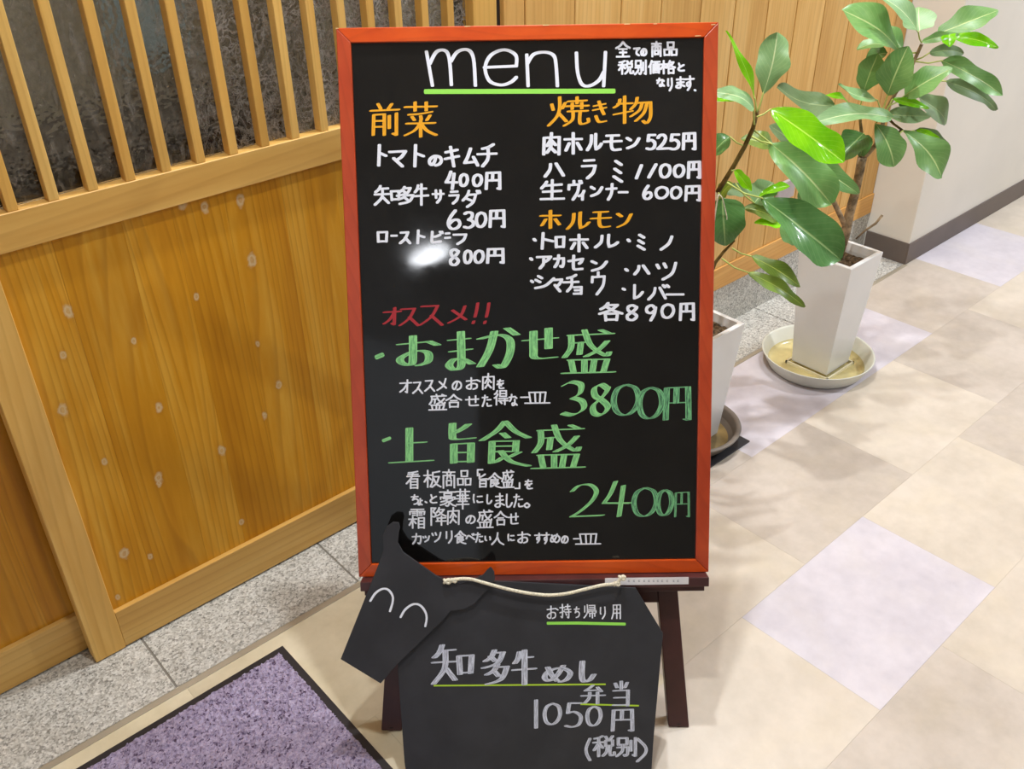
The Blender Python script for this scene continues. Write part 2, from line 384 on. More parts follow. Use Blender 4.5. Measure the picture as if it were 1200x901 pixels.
# ================================================================ SETTING
# ---- floor tiles, 450 x 300 mm in half bond
floor = empty('floor'); tag(floor, kind='structure')
MB_ = MB(); MB_.box((-4, -4, -.03), (7, 1.292, -.0035)); MB_.build('floor_bed', M_grout, floor)
TY0, TS, TH = .387, .45, .302
tile_mesh = {}
def tile(i0, i1, j0, j1, m):
    key = (round(i1-i0, 3), round(j1-j0, 3), m.name)
    if key not in tile_mesh:
        q = MB(); g = .00015; w, h = i1-i0, j1-j0
        q.box((g, g, -.003), (w-g, h-g, 0)); o = q.build('floor_tile', m, floor); tile_mesh[key] = o
    else:
        o = clone(tile_mesh[key], floor)
    o.location = (i0, j0, 0)
pick = {(0, .309+2*.45): 'l'}
def tcol(row, x):
    k = (row, round(x, 2))
    sp = {(0, 1.21): M_lilac, (0, .76): M_cream, (0, 1.66): M_cream, (0, 2.11): M_beige, (0, 2.56): M_cream,
          (2, 2.11): M_lilac, (2, 1.66): M_lilac, (2, 3.01): M_lilac, (2, 2.56): M_beige, (2, 3.46): M_cream, (2, 1.21): M_beige,
          (1, 1.43): M_beige, (1, .98): M_cream, (1, 1.88): M_cream, (1, 2.33): M_beige, (1, 2.78): M_cream, (1, 3.23): M_beige,
          (-1, .98): M_beige, (-1, 1.43): M_cream, (-1, 1.88): M_beige, (2, .76): M_beige, (2, .31): M_beige, (1, .53): M_beige}
    if k in sp: return sp[k]
    return random.choice([M_cream, M_beige, M_cream, M_beige, M_lilac])
for row in range(-4, 3):
    off = .309 if row % 2 == 0 else .082
    for c in range(-4, 13):
        x = off+c*TS
        if x < -1.8 or x > 5.2: continue
        m = tcol(row, x)
        if x < (.8 if row > 0 else .6): m = M_tan if m is not M_lilac else M_beige
        tile(x, x+TS, TY0+row*TH, TY0+(row+1)*TH, m)
# corridor floor continues beyond the tiles picked out
q = MB(); q.box((5.25, -4, -.0034), (7, 1.292, 0)); q.build('floor_tile', M_cream, floor)
q = MB(); q.box((-4, -4, -.0034), (5.25, TY0-4*TH, 0)); q.build('floor_tile', M_cream, floor)
q = MB(); q.box((-4, TY0-4*TH, -.0034), (-1.5, 1.292, 0)); q.build('floor_tile', M_beige, floor)

# ---- granite sill strip, slabs 400 mm
gx = [-.91, -.508, -.106, .296, .70, 1.102, 1.504, 1.906, 2.308, 2.71, 2.94]
for a, b in zip(gx[:-1], gx[1:]):
    q = MB(); q.box((a+.002, 1.291, -.02), (b-.002, 1.60, .0)); q.build('granite_slab', M_granite, floor, bevel=.0008, seg=1)
q = MB(); q.box((-.91, 1.2915, -.03), (2.94, 1.60, -.002)); q.build('joint_mortar', plain('grey_mortar', (128, 122, 112), .9), floor)
# metal edge trim between granite and vinyl
q = MB(); q.box((-1.5, 1.2775, -.002), (2.94, 1.2905, .0016)); tr = q.build('trim_1', M_metal, bevel=.0006, seg=1); tag(tr, kind='structure')

# ---- sliding doors
def door(name, x0, x1, Y, stile_l, stile_r, slats, boards, panel_m, z1=2.02):
    d = empty(name, (x0, Y, 0)); tag(d, kind='structure')
    D = .035
    for a, b in ((x0, x0+stile_l), (x1-stile_r, x1)):
        q = MB(); q.box((a, Y, .002), (b, Y+D, z1)); q.build('stile', M_slat, d, bevel=.0012, seg=1)
    xa, xb = x0+stile_l+.0003, x1-stile_r-.0003
    for za, zb, nm in ((.004, .094, 'bottom_rail'), (.832, .890, 'middle_rail'), (z1-.06, z1, 'top_rail')):
        q = MB(); q.box((xa, Y+.0008, za), (xb, Y+D-.001, zb)); q.build(nm, M_rail, d, bevel=.001, seg=1)
    for a, b in boards:
        q = MB(); q.box((a+.0001, Y+.011, .0945), (b-.0001, Y+.023, .8315)); q.build('panel_board', panel_m, d)
    for xr in slats:
        q = MB(); q.box((xr-.0155, Y+.003, .8903), (xr, Y+.024, z1-.0603)); q.build('slat', M_slat, d, bevel=.0008, seg=1)
    q = MB(); q.box((xa, Y+.0242, .8902), (xb, Y+.0272, z1-.0602)); q.build('glass_pane', M_glass, d)
    return d
sl = [.261+.0593*i+.0593 for i in range(15)]
bx = [.265, .352, .462, .545, .640, .748, .862, .965, 1.08, 1.195]
door('door_1', .207, 1.254, 1.450, .058, .059, sl, list(zip(bx[:-1], bx[1:])), M_panel)
bx2 = [-.75, -.62, -.5, -.38, -.27, -.15, -.04, .055, .16, .2435]
door('door_2', -.808, .3015, 1.495, .058, .058, [-.69+.0593*i for i in range(15)], list(zip(bx2[:-1], bx2[1:])), M_board2)

# dim room behind the doors
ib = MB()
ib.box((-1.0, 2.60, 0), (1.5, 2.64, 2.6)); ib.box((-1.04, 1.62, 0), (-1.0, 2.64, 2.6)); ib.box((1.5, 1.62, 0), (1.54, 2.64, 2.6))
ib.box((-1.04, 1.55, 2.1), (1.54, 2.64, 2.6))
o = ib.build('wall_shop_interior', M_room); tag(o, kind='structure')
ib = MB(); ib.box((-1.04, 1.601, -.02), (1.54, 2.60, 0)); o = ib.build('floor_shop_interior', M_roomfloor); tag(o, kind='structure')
ld = bpy.data.lights.new('interior_fill', 'AREA'); ld.shape = 'DISK'; ld.size = .2; ld.energy = 16; ld.color = (1, .97, .93)  # fill light added so the room shows through the glass
lo = bpy.data.objects.new('interior_fill', ld); lo.location = (.5, 2.3, 2.08); COL.objects.link(lo)

blk = empty('shop_dark_block', (.1, 2.42, 0)); tag(blk, 'dark low counter added inside the shop to darken the lower door glass', 'block')  # dark block added so the lower glass looks darker than the upper
q = MB(); q.box((-.98, 2.30, .0), (1.2, 2.58, .66)); q.build('block_body', M_dark, blk, bevel=.004)
q = MB(); q.box((-.99, 2.27, .66), (1.22, 2.59, .69)); q.build('block_top', M_dark, blk, bevel=.004)
q = MB(); q.box((.93, 2.592, .78), (1.10, 2.599, 1.25)); o = q.build('pale_blue_panel', plain('pale_blue_matt', (176, 204, 224), .8)); tag(o, 'pale blue cloth added inside the shop, glimpsed through the door glass', 'panel')  # flat panel added for a pale blue patch behind the glass
# ---- timber clad wall to the right of the doors
wall = empty('wall_back', (1.26, 1.45, 0)); tag(wall, kind='structure')
px_ = [1.272, 1.33, 1.472, 1.615, 1.751, 1.896, 2.032, 2.172, 2.305, 2.443, 2.583, 2.722, 2.859, 2.9385]
for a, b in zip(px_[:-1], px_[1:]):
    q = MB(); q.box((a+.0018, 1.4515+random.uniform(0, .0008), .2125), (b-.0018, 1.465, CEIL)); q.build('plank', M_plank, wall, bevel=.001, seg=1)
q = MB(); q.box((1.272, 1.447, .142), (2.9385, 1.4655, .212)); q.build('bottom_rail', M_plankr, wall, bevel=.001, seg=1)
q = MB(); q.box((1.256, 1.466, 0), (2.94, 1.60, CEIL)); q.build('backing', M_dark, wall)
gv = [1.256, 1.504, 1.906, 2.308, 2.71, 2.9385]
for a, b in zip(gv[:-1], gv[1:]):
    q = MB(); q.box((a+.001, 1.451, .0005), (b-.001, 1.4655, .1415)); q.build('granite_slab', M_granite, wall)
q = MB(); q.box((-3.2, 1.46, 2.03), (1.255, 1.60, CEIL)); q.build('lintel', M_plankr, wall, bevel=.002, seg=1)
q = MB(); q.box((-3.2, 1.46, 0), (-.812, 1.60, 2.029)); q.build('wall_panel', M_plank, wall)

# ---- plaster wall / corridor side
q = MB(); q.box((2.94, 1.29, 0), (7, 1.75, CEIL)); o = q.build('wall_right', M_plaster, bevel=.003); tag(o, kind='structure')
bb = empty('baseboard_right', (2.94, 1.29, 0)); tag(bb, kind='structure')
q = MB(); q.box((2.9355, 1.2855, .0005), (7, 1.2898, .077)); q.build('baseboard_front', M_base, bb, bevel=.001, seg=1)
q = MB(); q.box((2.9355, 1.29, .0005), (2.9395, 1.4465, .077)); q.build('baseboard_return', M_base, bb, bevel=.001, seg=1)

# ---- ceiling and the far side of the corridor
q = MB(); q.box((-4, -4, CEIL), (7, 2.7, CEIL+.05)); o = q.build('ceiling', M_ceiling); tag(o, kind='structure')
q = MB(); q.box((-4, -4.05, 0), (7, -4, CEIL)); o = q.build('wall_opposite', M_far); tag(o, kind='structure')
M_lampring = plain('white_lamp_ring', (235, 235, 235), .4)
names = ['small recessed ceiling lamp above the potted plants', 'added round ceiling lamp that brightens the corridor wall',
         'small recessed ceiling lamp above the menu board', 'recessed round ceiling lamp over the purple door mat',
         'wide recessed ceiling lamp mirrored in the menu board', 'recessed round ceiling lamp behind the viewer']
for i, (x, y, p, rad, c) in enumerate(LAMPS):
    q = MB(); q.lathe([(rad+.002, CEIL), (rad+.002, CEIL-.014), (rad+.02, CEIL-.010), (rad+.024, CEIL)], 32, x, y)
    o = q.build('ceiling_lamp', M_lampring, smooth=True); tag(o, names[i], 'lamp', 'recessed ceiling lamps')

# ================================================================ MENU BOARD AND EASEL
EX = Vector((.7485, -.6631, 0)).normalized(); BK = Vector((.6631, .7485, 0)).normalized()
TILT = math.radians(23.95)
EY = BK*math.sin(TILT)+Vector((0, 0, math.cos(TILT))); EN = EX.cross(EY)     # EN points to the viewer
if EN.dot(CAM) < 0: EN = -EN
F0 = Vector((.525, .942, 0))
# local frame: x right, y up the board, z towards the viewer, origin at the easel's left foot
BM = Matrix((EX, EY, EN)).transposed().to_4x4(); BM.translation = F0
if BM.to_3x3().determinant() < 0: print('bad frame')
BMi = BM.inverted()
def on_board(px, py, off=0.0):
    P0 = F0+EN*off; d = ray(px, py); P = CAM+d*((P0-CAM).dot(EN)/d.dot(EN)); L = BMi @ P; return (L.x, L.y)

SURF = .010     # writing surface; frame front is at .016
FR = .016
c4 = [on_board(392.5, 31, FR), on_board(841, 27.5, FR), on_board(831.5, 671.5, FR), on_board(421.5, 675, FR)]
bx0 = (c4[0][0]+c4[3][0])/2; bx1 = (c4[1][0]+c4[2][0])/2; by1 = (c4[0][1]+c4[1][1])/2; by0 = (c4[2][1]+c4[3][1])/2
board = empty('menu_board', BM @ Vector(((bx0+bx1)/2, by0, 0)))
tag(board, 'tall black menu board in a red wooden frame, handwritten prices, on the easel', 'menu board')
fw = .0220
def bpart(poly, z0, z1, name, m, parent, bevel=0):
    q = MB(); q.prism(poly, z0, z1, BM); return q.build(name, m, parent, bevel=bevel)
bpart([(bx0, by1), (bx0+fw, by1-fw), (bx1-fw, by1-fw), (bx1, by1)][::-1], -.004, FR, 'frame_rail', M_frame, board, .0012)
bpart([(bx0, by0), (bx1, by0), (bx1-fw, by0+fw), (bx0+fw, by0+fw)], -.004, FR, 'frame_rail', M_frame, board, .0012)
M_frame_v = wood('red_stained_wood_upright', (172, 60, 28), (188, 70, 34), (200, 84, 42), 'z', .3, None, .03, .5, spec=.6)
bpart([(bx0, by0), (bx0+fw, by0+fw), (bx0+fw, by1-fw), (bx0, by1)], -.004, FR, 'frame_stile', M_frame_v, board, .0012)
bpart([(bx1, by0), (bx1, by1), (bx1-fw, by1-fw), (bx1-fw, by0+fw)], -.004, FR, 'frame_stile', M_frame_v, board, .0012)
bpart([(bx0+fw-.002, by0+fw-.002), (bx1-fw+.002, by0+fw-.002), (bx1-fw+.002, by1-fw+.002), (bx0+fw-.002, by1-fw+.002)], 0, SURF, 'writing_panel', M_black, board)
# small chips of bare wood on the frame edge
M_chip = plain('bare_wood_chip', (236, 206, 150), .7)
for (px, py, l) in [(395, 31.5, 4), (640, 28.6, 9), (735, 27.8, 8), (768, 27.6, 5), (818, 41.6, 8), (548, 29.4, 8), (836, 28.4, 6)]:
    x, y = on_board(px, py, FR); s = l*.0012/2
    q = MB(); y = min(y, by1-.0002); q.prism([(x-s, y-.0012), (x+s, y-.0009), (x+s*.8, y), (x-s*.9, y)], FR-.001, FR+.0003, BM); q.build('wood_chip', M_chip, board)

easel = empty('easel', BM @ Vector((.26, 0, -.02)))
tag(easel, 'dark mahogany wooden easel carrying the framed menu board', 'easel')
def legpoly(pb, pt, w0, w1): return [(pb-w0/2, .0), (pb+w0/2, .0), (pt+w1/2, 1.13), (pt-w1/2, 1.13)]
for pb, s in ((.006, 1), (.514, -1)):
    q = MB(); q.prism([(pb-.018, .006), (pb+.018, .004), (pb+s*.10+.016, 1.12), (pb+s*.10-.016, 1.12)], -.030, -.006, BM)
    lg = q.build('leg', M_leg, easel, bevel=.0015)
    q = MB(); P = BM @ Vector((pb, .004, -.018)); q.lathe([(.0, .0), (.009, .0), (.009, .008), (0, .008)], 16, P.x, P.y); q.build('foot_pad', M_rubber, lg, smooth=False)
ly0 = by0-.0005
x0l, x1l = bx0+.006, bx1-.004
q = MB(); q.box((x0l, ly0-.016, -.03), (x1l, ly0, .040), M=BM); q.build('ledge', M_ledge, easel, bevel=.001)
q = MB(); q.box((x0l+.003, ly0-.032, -.03), (x1l-.003, ly0-.0165, .018), M=BM); q.build('ledge_bracket', M_leg, easel, bevel=.001)
q = MB(); q.box((.03, ly0-.062, -.030), (.49, ly0-.0325, -.008), M=BM); q.build('crossbar', M_leg, easel, bevel=.001)
q = MB(); q.box((.06, 1.06, -.03), (.46, 1.10, -.0305+.0235), M=BM)
q.build('top_bar', M_leg, easel, bevel=.001)
# hinged rear legs spread behind
for pb in (.13, .39):
    top = BM @ Vector((pb, 1.05, -.036)); foot = F0+EX*pb+BK*.80; foot.z = 0
    ax = (top-foot).normalized(); sd = EX; nn = ax.cross(sd)
    Mx = Matrix((sd, ax, nn)).transposed().to_4x4(); Mx.translation = foot
    q = MB(); q.box((-.014, .008, -.011), (.014, (top-foot).length, .011), M=Mx); q.build('rear_leg', M_leg, easel, bevel=.001)
# paper label stuck to the ledge
def on_led(px, py): return on_board(px, py, .0402)
a = on_led(709, 677.3); b = on_led(807, 676); hgt = .0125
q = MB(); q.prism([(a[0], a[1]-hgt), (b[0], b[1]-hgt), (b[0], b[1]), (a[0], a[1])], .0401, .0405, BM)
lb = q.build('paper_label', M_paper, easel); lb['label'] = 'white paper strip with faint grey print on the ledge'
q = MB()
for px in [737, 743, 749, 755, 760.5, 766, 771, 776, 782, 789.5, 794.5]:
    x, y = on_led(px, 680.8); s = .0021
    for (dx, dy, w, h) in ((0, .0016, s, .0004), (0, -.0012, s, .0004), (0, 0, .0004, s), (-.001, .0002, .0012, .0004)):
        q.box((x+dx-w*.8, y+dy-h*.8, .0405), (x+dx+w*.8, y+dy+h*.8, .04056), M=BM)
q.build('faint_print', M_ink, lb)

# ---------------------------------------------------------------- lettering
G = {
'm': "0,8 12,100; ~7,40 20,8 38,5 46,30 50,98; ~49,34 62,8 82,2 94,25 98,100",
'e': "0,50 97,46; ~97,46 95,15 60,0 20,15 2,50 15,88 50,100 80,92 97,78",
'n': "4,10 8,100; ~6,35 25,8 60,2 85,12 92,40 96,100",
'u': "~2,4 6,60 20,95 45,100 75,85 92,60; 98,2 92,100",
'0': "~50,0 15,15 0,50 12,88 45,100 80,85 100,50 88,12 50,0",
'1': "50,0 50,100", '/': "100,0 0,100",
'2': "~2,20 25,2 60,0 80,20 65,50 30,80 0,98; 0,98 100,94",
'3': "~5,10 40,0 85,8 80,35 45,48; ~45,48 90,58 98,82 50,100 0,95",
'4': "~45,0 25,35 0,62; 0,62 100,62; 75,12 58,100",
'5': "22,0 95,0; 22,0 12,42; ~12,42 55,36 95,55 85,88 40,100 0,95",
'6': "~60,0 20,35 0,72 25,100 70,98 98,75 80,52 40,55 8,75",
'8': "~95,15 55,0 15,12 20,38 60,52 95,75 60,100 15,95 8,70 55,45 85,25 95,12",
'9': "~90,25 55,0 10,15 8,42 45,52 80,35 92,15; ~92,15 80,55 45,100",
'円': "8,5 3,100; 8,5 95,2; 95,2 97,100; 97,100 84,97; 48,5 46,50; 8,50 95,48",
'ト': "20,0 12,100; 20,38 100,52", 'マ': "0,10 100,5; ~100,5 75,40 45,60; 25,50 80,100",
'の': "~55,15 45,60 25,95 5,75 8,40 45,5 85,15 100,50 85,85 55,100",
'キ': "5,28 90,15; 0,62 100,48; 40,0 65,100", 'ム': "~45,0 25,50 5,85; 5,85 80,78; 65,50 95,100",
'チ': "~85,0 60,12 25,20; 0,45 100,42; ~55,15 55,65 25,100",
'サ': "0,30 100,28; 28,0 30,60; ~72,0 72,60 40,100", 'ラ': "20,5 85,2; 5,35 95,32; ~95,32 80,70 40,100",
'ダ': "~35,0 25,30 0,60; 30,25 75,22; ~75,22 60,70 25,100; 25,50 60,65; 82,0 88,15; 95,0 100,12",
'ロ': "8,5 12,95; 8,5 95,2; 95,2 90,92; 12,92 90,90", 'ー': "0,50 100,45", '一': "0,50 100,45",
'ス': "8,8 80,4; ~80,4 50,60 0,100; 50,52 100,100",
'ビ': "15,0 10,85; ~80,28 45,45 12,48; ~10,80 20,100 85,92; 80,0 88,12; 95,0 100,12",
'フ': "0,8 100,5; ~100,5 80,60 30,100", 'ニ': "15,15 85,10; 0,90 100,85",
'肉': "5,22 2,100; 5,22 98,18; 98,18 96,100; ~50,0 45,30 22,60; 42,28 75,55; ~50,50 42,70 22,92; 45,68 75,90",
'ホ': "0,30 100,28; 50,0 50,100; 25,50 5,85; 75,48 98,80",
'ル': "~30,8 25,60 0,100; ~60,0 58,60 62,92; ~62,95 85,80 100,60",
'モ': "15,5 85,2; 0,45 100,40; ~45,5 42,70 55,98 95,95", 'ン': "5,12 32,30; ~100,15 65,70 8,98",
'ハ': "~30,5 25,50 0,100; 60,0 100,92", 'ミ': "25,0 80,18; 15,38 75,58; 5,75 85,100",
'生': "~25,8 15,25 2,42; 20,28 90,22; 10,60 88,55; 50,0 48,98; 0,98 100,95",
'ウ': "50,0 50,18; 8,20 5,45; 8,22 95,18; ~95,18 85,60 40,100",
'ヴ': "42,0 42,18; 5,22 3,45; 5,22 80,18; ~80,18 70,60 35,100; 85,0 92,12; 95,0 100,10",
'ィ': "~85,0 55,40 0,60; 60,35 58,100", 'ナ': "0,32 100,28; ~58,0 50,60 15,100",
'ア': "0,8 100,4; ~100,4 80,30 60,45; ~48,25 45,65 20,100",
'カ': "0,30 95,25; ~95,25 95,70 82,98 65,92; ~45,0 35,60 5,100",
'セ': "0,38 100,22; ~100,22 90,42 75,55; ~35,0 32,70 42,95 95,92", 'ノ': "~100,0 70,55 0,100",
'ツ': "5,15 15,35; 40,8 50,30; ~98,5 80,65 35,100", 'シ': "15,2 35,18; 2,32 25,48; ~0,95 55,75 100,20",
'ョ': "5,5 92,2; 92,2 90,98; 15,48 90,46; 2,98 90,95", 'レ': "15,0 12,95; ~12,95 60,80 100,50",
'バ': "~28,20 22,60 0,100; 48,18 72,92; 62,0 70,14; 78,0 86,12",
'リ': "15,5 15,60; ~85,0 85,60 45,100", 'オ': "0,25 100,20; 65,0 62,92; 62,95 48,88; ~60,30 35,65 0,90",
'メ': "~85,0 60,60 0,100; 20,25 90,80", '!': "~95,0 75,35 45,68; 22,90 10,100",
'各': "~38,0 25,20 5,35; 35,12 80,10; ~80,10 50,40 0,62; ~25,18 60,42 100,60; 25,62 28,100; 25,62 80,60; 80,60 76,98; 28,96 76,95",
'前': "25,0 35,15; 75,0 62,16; 0,22 100,18; 10,35 8,100; 10,35 48,33; 48,33 48,100; 12,55 46,54; 12,74 46,73; 66,38 66,78; 92,30 92,100; 92,100 80,95",
'菜': "0,14 100,12; 32,0 32,25; 68,0 68,24; ~85,28 45,34 12,36; 22,42 30,52; 50,40 52,50; 80,38 70,52; 5,62 95,60; 50,52 50,100; ~48,62 30,82 0,96; ~52,62 70,82 100,95",
'焼': "8,25 12,45; 42,20 35,40; ~28,0 28,40 20,70 0,100; 25,55 45,85; 50,15 95,12; 72,0 72,22; 45,32 100,30; 60,22 60,42; 84,20 84,40; 50,50 98,48; ~62,50 60,80 40,100; ~80,50 80,92 100,88 100,75",
'き': "10,22 80,12; 5,42 85,30; ~40,0 60,40 75,62; ~20,70 40,98 85,95",
'物': "~15,12 12,30 0,42; 10,28 48,26; 28,0 28,100; 0,68 48,55; ~62,5 58,28 45,48; 60,25 98,22; ~98,22 98,75 88,100 78,92; ~75,26 68,52 45,75; ~88,26 80,62 58,92",
'知': "~22,0 15,18 2,32; 15,15 52,12; 0,45 58,42; ~30,15 28,60 0,100; 32,60 55,90; 65,28 68,75; 65,28 98,26; 98,26 95,72; 68,72 95,70",
'多': "~48,0 35,20 12,32; 42,8 82,6; ~82,6 60,38 5,52; 32,18 52,32; ~60,42 45,60 18,72; 55,50 98,48; ~98,48 75,85 20,100; 45,60 65,76",
'牛': "~28,5 20,25 5,38; 22,22 85,20; 0,58 100,54; 52,0 52,100",
'お': "5,28 68,20; ~38,0 38,60 34,95 10,90 8,72 45,50 75,55 76,85 52,98; 78,18 100,30",
'ま': "10,22 80,18; 15,52 88,46; ~52,0 54,60 52,92 25,100 3,88 25,72 60,72 98,84",
'が': "~5,28 50,18 78,30 78,65 60,98 45,92; ~40,10 28,55 5,96; 72,2 95,18",
'せ': "0,40 100,32; 78,0 78,66; ~28,10 28,70 35,98 98,95",
'盛': "12,12 98,8; ~15,12 15,40 2,62; 35,28 32,55; 15,30 40,28; ~42,0 55,35 85,58 92,50; ~88,25 70,45 45,60; 75,0 90,7; 12,68 88,66; 15,68 20,95; 88,66 80,95; 42,68 42,95; 62,67 58,95; 0,98 100,95",
'を': "15,18 85,14; ~45,0 35,30 10,55 45,45 60,68; ~85,40 50,60 32,75 45,98 90,95",
'合': "~50,0 30,25 0,45; ~50,2 70,25 100,42; 30,48 70,47; 22,62 24,100; 22,62 80,61; 80,61 78,98; 24,96 78,95",
'た': "5,20 60,16; ~32,0 25,50 5,98; 58,40 95,38; ~55,72 62,95 100,92",
'得': "~22,0 15,15 2,25; ~25,25 15,42 0,52; 15,42 15,100; 42,0 42,40; 42,0 88,0; 88,0 88,40; 42,20 88,20; 42,40 88,40; 35,56 98,54; 32,72 100,70; 78,56 78,98; 45,80 55,90",
'な': "0,25 50,20; ~28,0 22,35 5,60; 65,18 88,32; ~65,45 65,88 40,98 35,80 65,78 92,95",
'皿': "16,4 22,88; 16,4 84,2; 84,2 79,88; 40,4 42,84; 62,4 60,84; 0,98 100,95",
'上': "45,0 45,95; 48,42 82,40; 0,98 100,92",
'旨': "~10,0 9,30 20,40 98,37; ~78,2 50,14 18,24; 15,52 15,100; 15,52 90,50; 90,50 88,98; 18,74 88,73; 16,97 88,96",
'食': "~50,0 30,22 0,42; ~52,2 72,22 100,36; 44,26 56,36; 22,44 20,92; 22,44 74,43; 74,43 72,66; 24,55 72,54; 24,67 72,66; ~20,92 32,88 44,80; 80,68 60,78; ~40,65 62,88 100,98",
'看': "~85,0 50,6 15,8; 12,18 88,17; 5,30 98,28; ~52,5 35,40 0,72; 32,45 32,100; 32,45 85,44; 85,44 85,100; 33,62 85,61; 33,79 85,78; 33,97 85,96",
'板': "0,30 42,28; 22,0 22,100; 22,38 2,68; 24,38 42,55; ~92,5 70,10 52,12; ~52,12 52,60 38,98; 55,38 90,36; ~90,36 75,75 48,100; ~58,50 75,82 100,98",
'商': "50,0 50,12; 5,14 95,13; 35,18 40,28; 66,17 60,28; 8,32 8,100; 8,32 92,31; 92,31 92,98; 42,34 35,50; 58,34 66,50; 32,60 34,88; 32,60 70,60; 70,60 68,86; 34,85 68,84",
'品': "28,2 30,40; 28,2 74,1; 74,1 72,40; 30,40 72,39; 3,55 5,98; 3,55 42,54; 42,54 42,96; 5,96 42,95; 58,55 60,98; 58,55 97,54; 97,54 95,96; 60,96 95,95",
'「': "10,0 80,0; 10,0 10,100", '」': "90,0 90,100; 20,100 90,100",
'ち': "5,22 90,18; ~45,0 35,30 20,55; ~20,55 60,42 95,60 80,90 40,100",
'ょ': "50,0 50,80; 50,30 90,28; ~50,80 30,98 5,85 30,72 90,95", '.': "30,30 70,60",
'と': "20,0 35,42; ~90,20 40,45 10,75 40,98 95,95",
'豪': "50,0 50,10; 0,12 100,11; 28,20 28,36; 28,20 74,20; 74,20 72,35; 28,36 72,35; 5,44 5,55; 5,44 95,43; 95,43 92,55; 22,52 78,52; ~50,52 35,65 8,72; ~38,62 58,80 50,98 38,95; ~50,72 30,85 5,92; 82,60 60,72; ~58,70 75,88 100,98",
'華': "0,12 100,11; 32,0 32,24; 68,0 68,24; 10,32 90,31; 30,26 30,60; 70,26 70,60; 0,48 100,46; 18,62 82,61; 5,78 95,76; 50,24 50,100",
'に': "~12,2 8,50 15,95; 50,25 92,22; ~45,75 55,92 98,88", 'し': "~20,0 15,70 30,98 70,92 100,65",
'。': "~50,0 0,50 50,100 100,50 50,0",
'霜': "12,5 88,4; 50,5 50,38; 5,16 5,30; 5,16 95,15; 95,15 92,30; 22,24 38,24; 22,34 38,34; 62,23 78,23; 62,33 78,33; 0,55 45,54; 22,42 22,100; 20,58 2,85; 24,60 42,76; 58,48 58,100; 58,48 92,47; 92,47 92,100; 58,64 92,64; 58,80 92,80; 58,97 92,97",
'降': "8,2 8,100; 8,2 35,2; ~35,2 20,22 35,35 30,52 12,50; ~58,0 52,15 42,28; 55,12 88,10; ~88,10 65,35 40,48; ~55,20 75,38 100,48; 45,60 98,58; 48,60 48,78; 40,78 100,76; 72,50 72,100",
'べ': "~0,65 30,25 100,75; 72,5 80,20; 88,0 96,15", 'い': "~10,10 12,75 30,90; ~85,20 95,60 90,75",
'人': "~50,0 40,50 0,98; ~48,35 65,75 100,98",
'す': "0,22 100,18; ~60,0 60,55 35,70 28,50 60,42 62,70 35,100",
'め': "~15,15 30,60 50,92; ~72,5 50,60 20,92 3,72 20,35 65,18 98,45 85,85 62,98",
'全': "~50,0 30,25 0,42; ~52,2 72,25 100,40; 22,48 78,47; 28,70 75,69; 50,48 50,95; 5,97 95,95",
'て': "0,12 100,5; ~100,5 55,35 45,75 90,98",
'税': "~42,0 25,8 5,12; 0,32 48,30; 24,8 24,100; 24,35 2,70; 26,38 45,58; 58,2 66,14; 92,0 82,14; 58,22 58,48; 58,22 92,21; 92,21 92,47; 58,48 92,47; ~66,50 62,78 45,98; ~82,50 80,92 100,92 100,80",
'別': "8,2 8,38; 8,2 52,1; 52,1 52,37; 8,38 52,37; 5,52 55,50; ~55,50 55,85 45,98 38,92; ~30,40 28,72 0,100; 72,15 72,70; 95,0 95,98; 95,98 84,92",
'価': "~25,0 15,30 0,48; 15,32 15,100; 35,8 100,6; 40,28 40,95; 40,28 95,27; 95,27 95,95; 58,8 58,75; 78,8 78,75; 40,92 95,91",
'格': "0,28 42,26; 22,0 22,100; 20,35 2,65; 24,38 40,55; ~65,0 58,20 45,35; 62,12 90,10; ~90,10 70,38 42,52; ~58,22 78,42 100,52; 56,62 56,100; 56,62 90,61; 90,61 90,98; 56,96 90,96",
'り': "~15,5 12,50 20,60; ~85,0 88,60 45,100",
'弁': "~50,0 35,15 15,30; 15,30 80,26; 70,12 88,34; 0,58 100,55; ~35,40 32,70 10,100; 70,38 70,100",
'当': "50,0 50,30; 15,8 25,25; 85,5 72,25; 8,38 90,36; 90,36 88,98; 12,66 88,65; 5,96 88,95",
'持': "0,25 40,22; ~22,0 24,60 22,98 10,90; 0,62 40,50; 72,0 72,38; 52,16 92,14; 45,38 100,36; 48,58 100,56; ~82,40 82,80 80,100 70,94; 55,68 62,80",
'帰': "10,10 10,55; ~30,0 30,60 5,100; 45,5 88,4; 88,4 88,36; 48,20 88,20; 42,36 92,35; 40,48 40,60; 40,48 98,47; 98,47 97,60; 50,65 50,90; 50,65 88,64; 88,64 88,88; 70,50 70,100",
'用': "~18,5 18,60 2,100; 18,5 92,3; 92,3 92,100; 18,35 92,33; 18,62 92,60; 55,5 55,98",
'(': "~80,0 20,40 25,70 80,100", ')': "~20,0 80,35 80,65 20,100",
}
def cr(pts, k=5):
    out = []
    P = [pts[0]]+pts+[pts[-1]]
    for i in range(1, len(P)-2):
        for j in range(k):
            t = j/k; a, b, c, d = P[i-1], P[i], P[i+1], P[i+2]
            out.append(tuple(.5*((2*b[n])+(-a[n]+c[n])*t+(2*a[n]-5*b[n]+4*c[n]-d[n])*t*t+(-a[n]+3*b[n]-3*c[n]+d[n])*t**3) for n in (0, 1)))
    out.append(pts[-1]); return out
def hull(pts):
    pts = sorted(set(pts))
    if len(pts) < 3: return pts
    def half(ps):
        h = []
        for p in ps:
            while len(h) >= 2 and (h[-1][0]-h[-2][0])*(p[1]-h[-2][1])-(h[-1][1]-h[-2][1])*(p[0]-h[-2][0]) <= 1e-14: h.pop()
            h.append(p)
        return h
    a = half(pts); b = half(pts[::-1]); return a[:-1]+b[:-1]

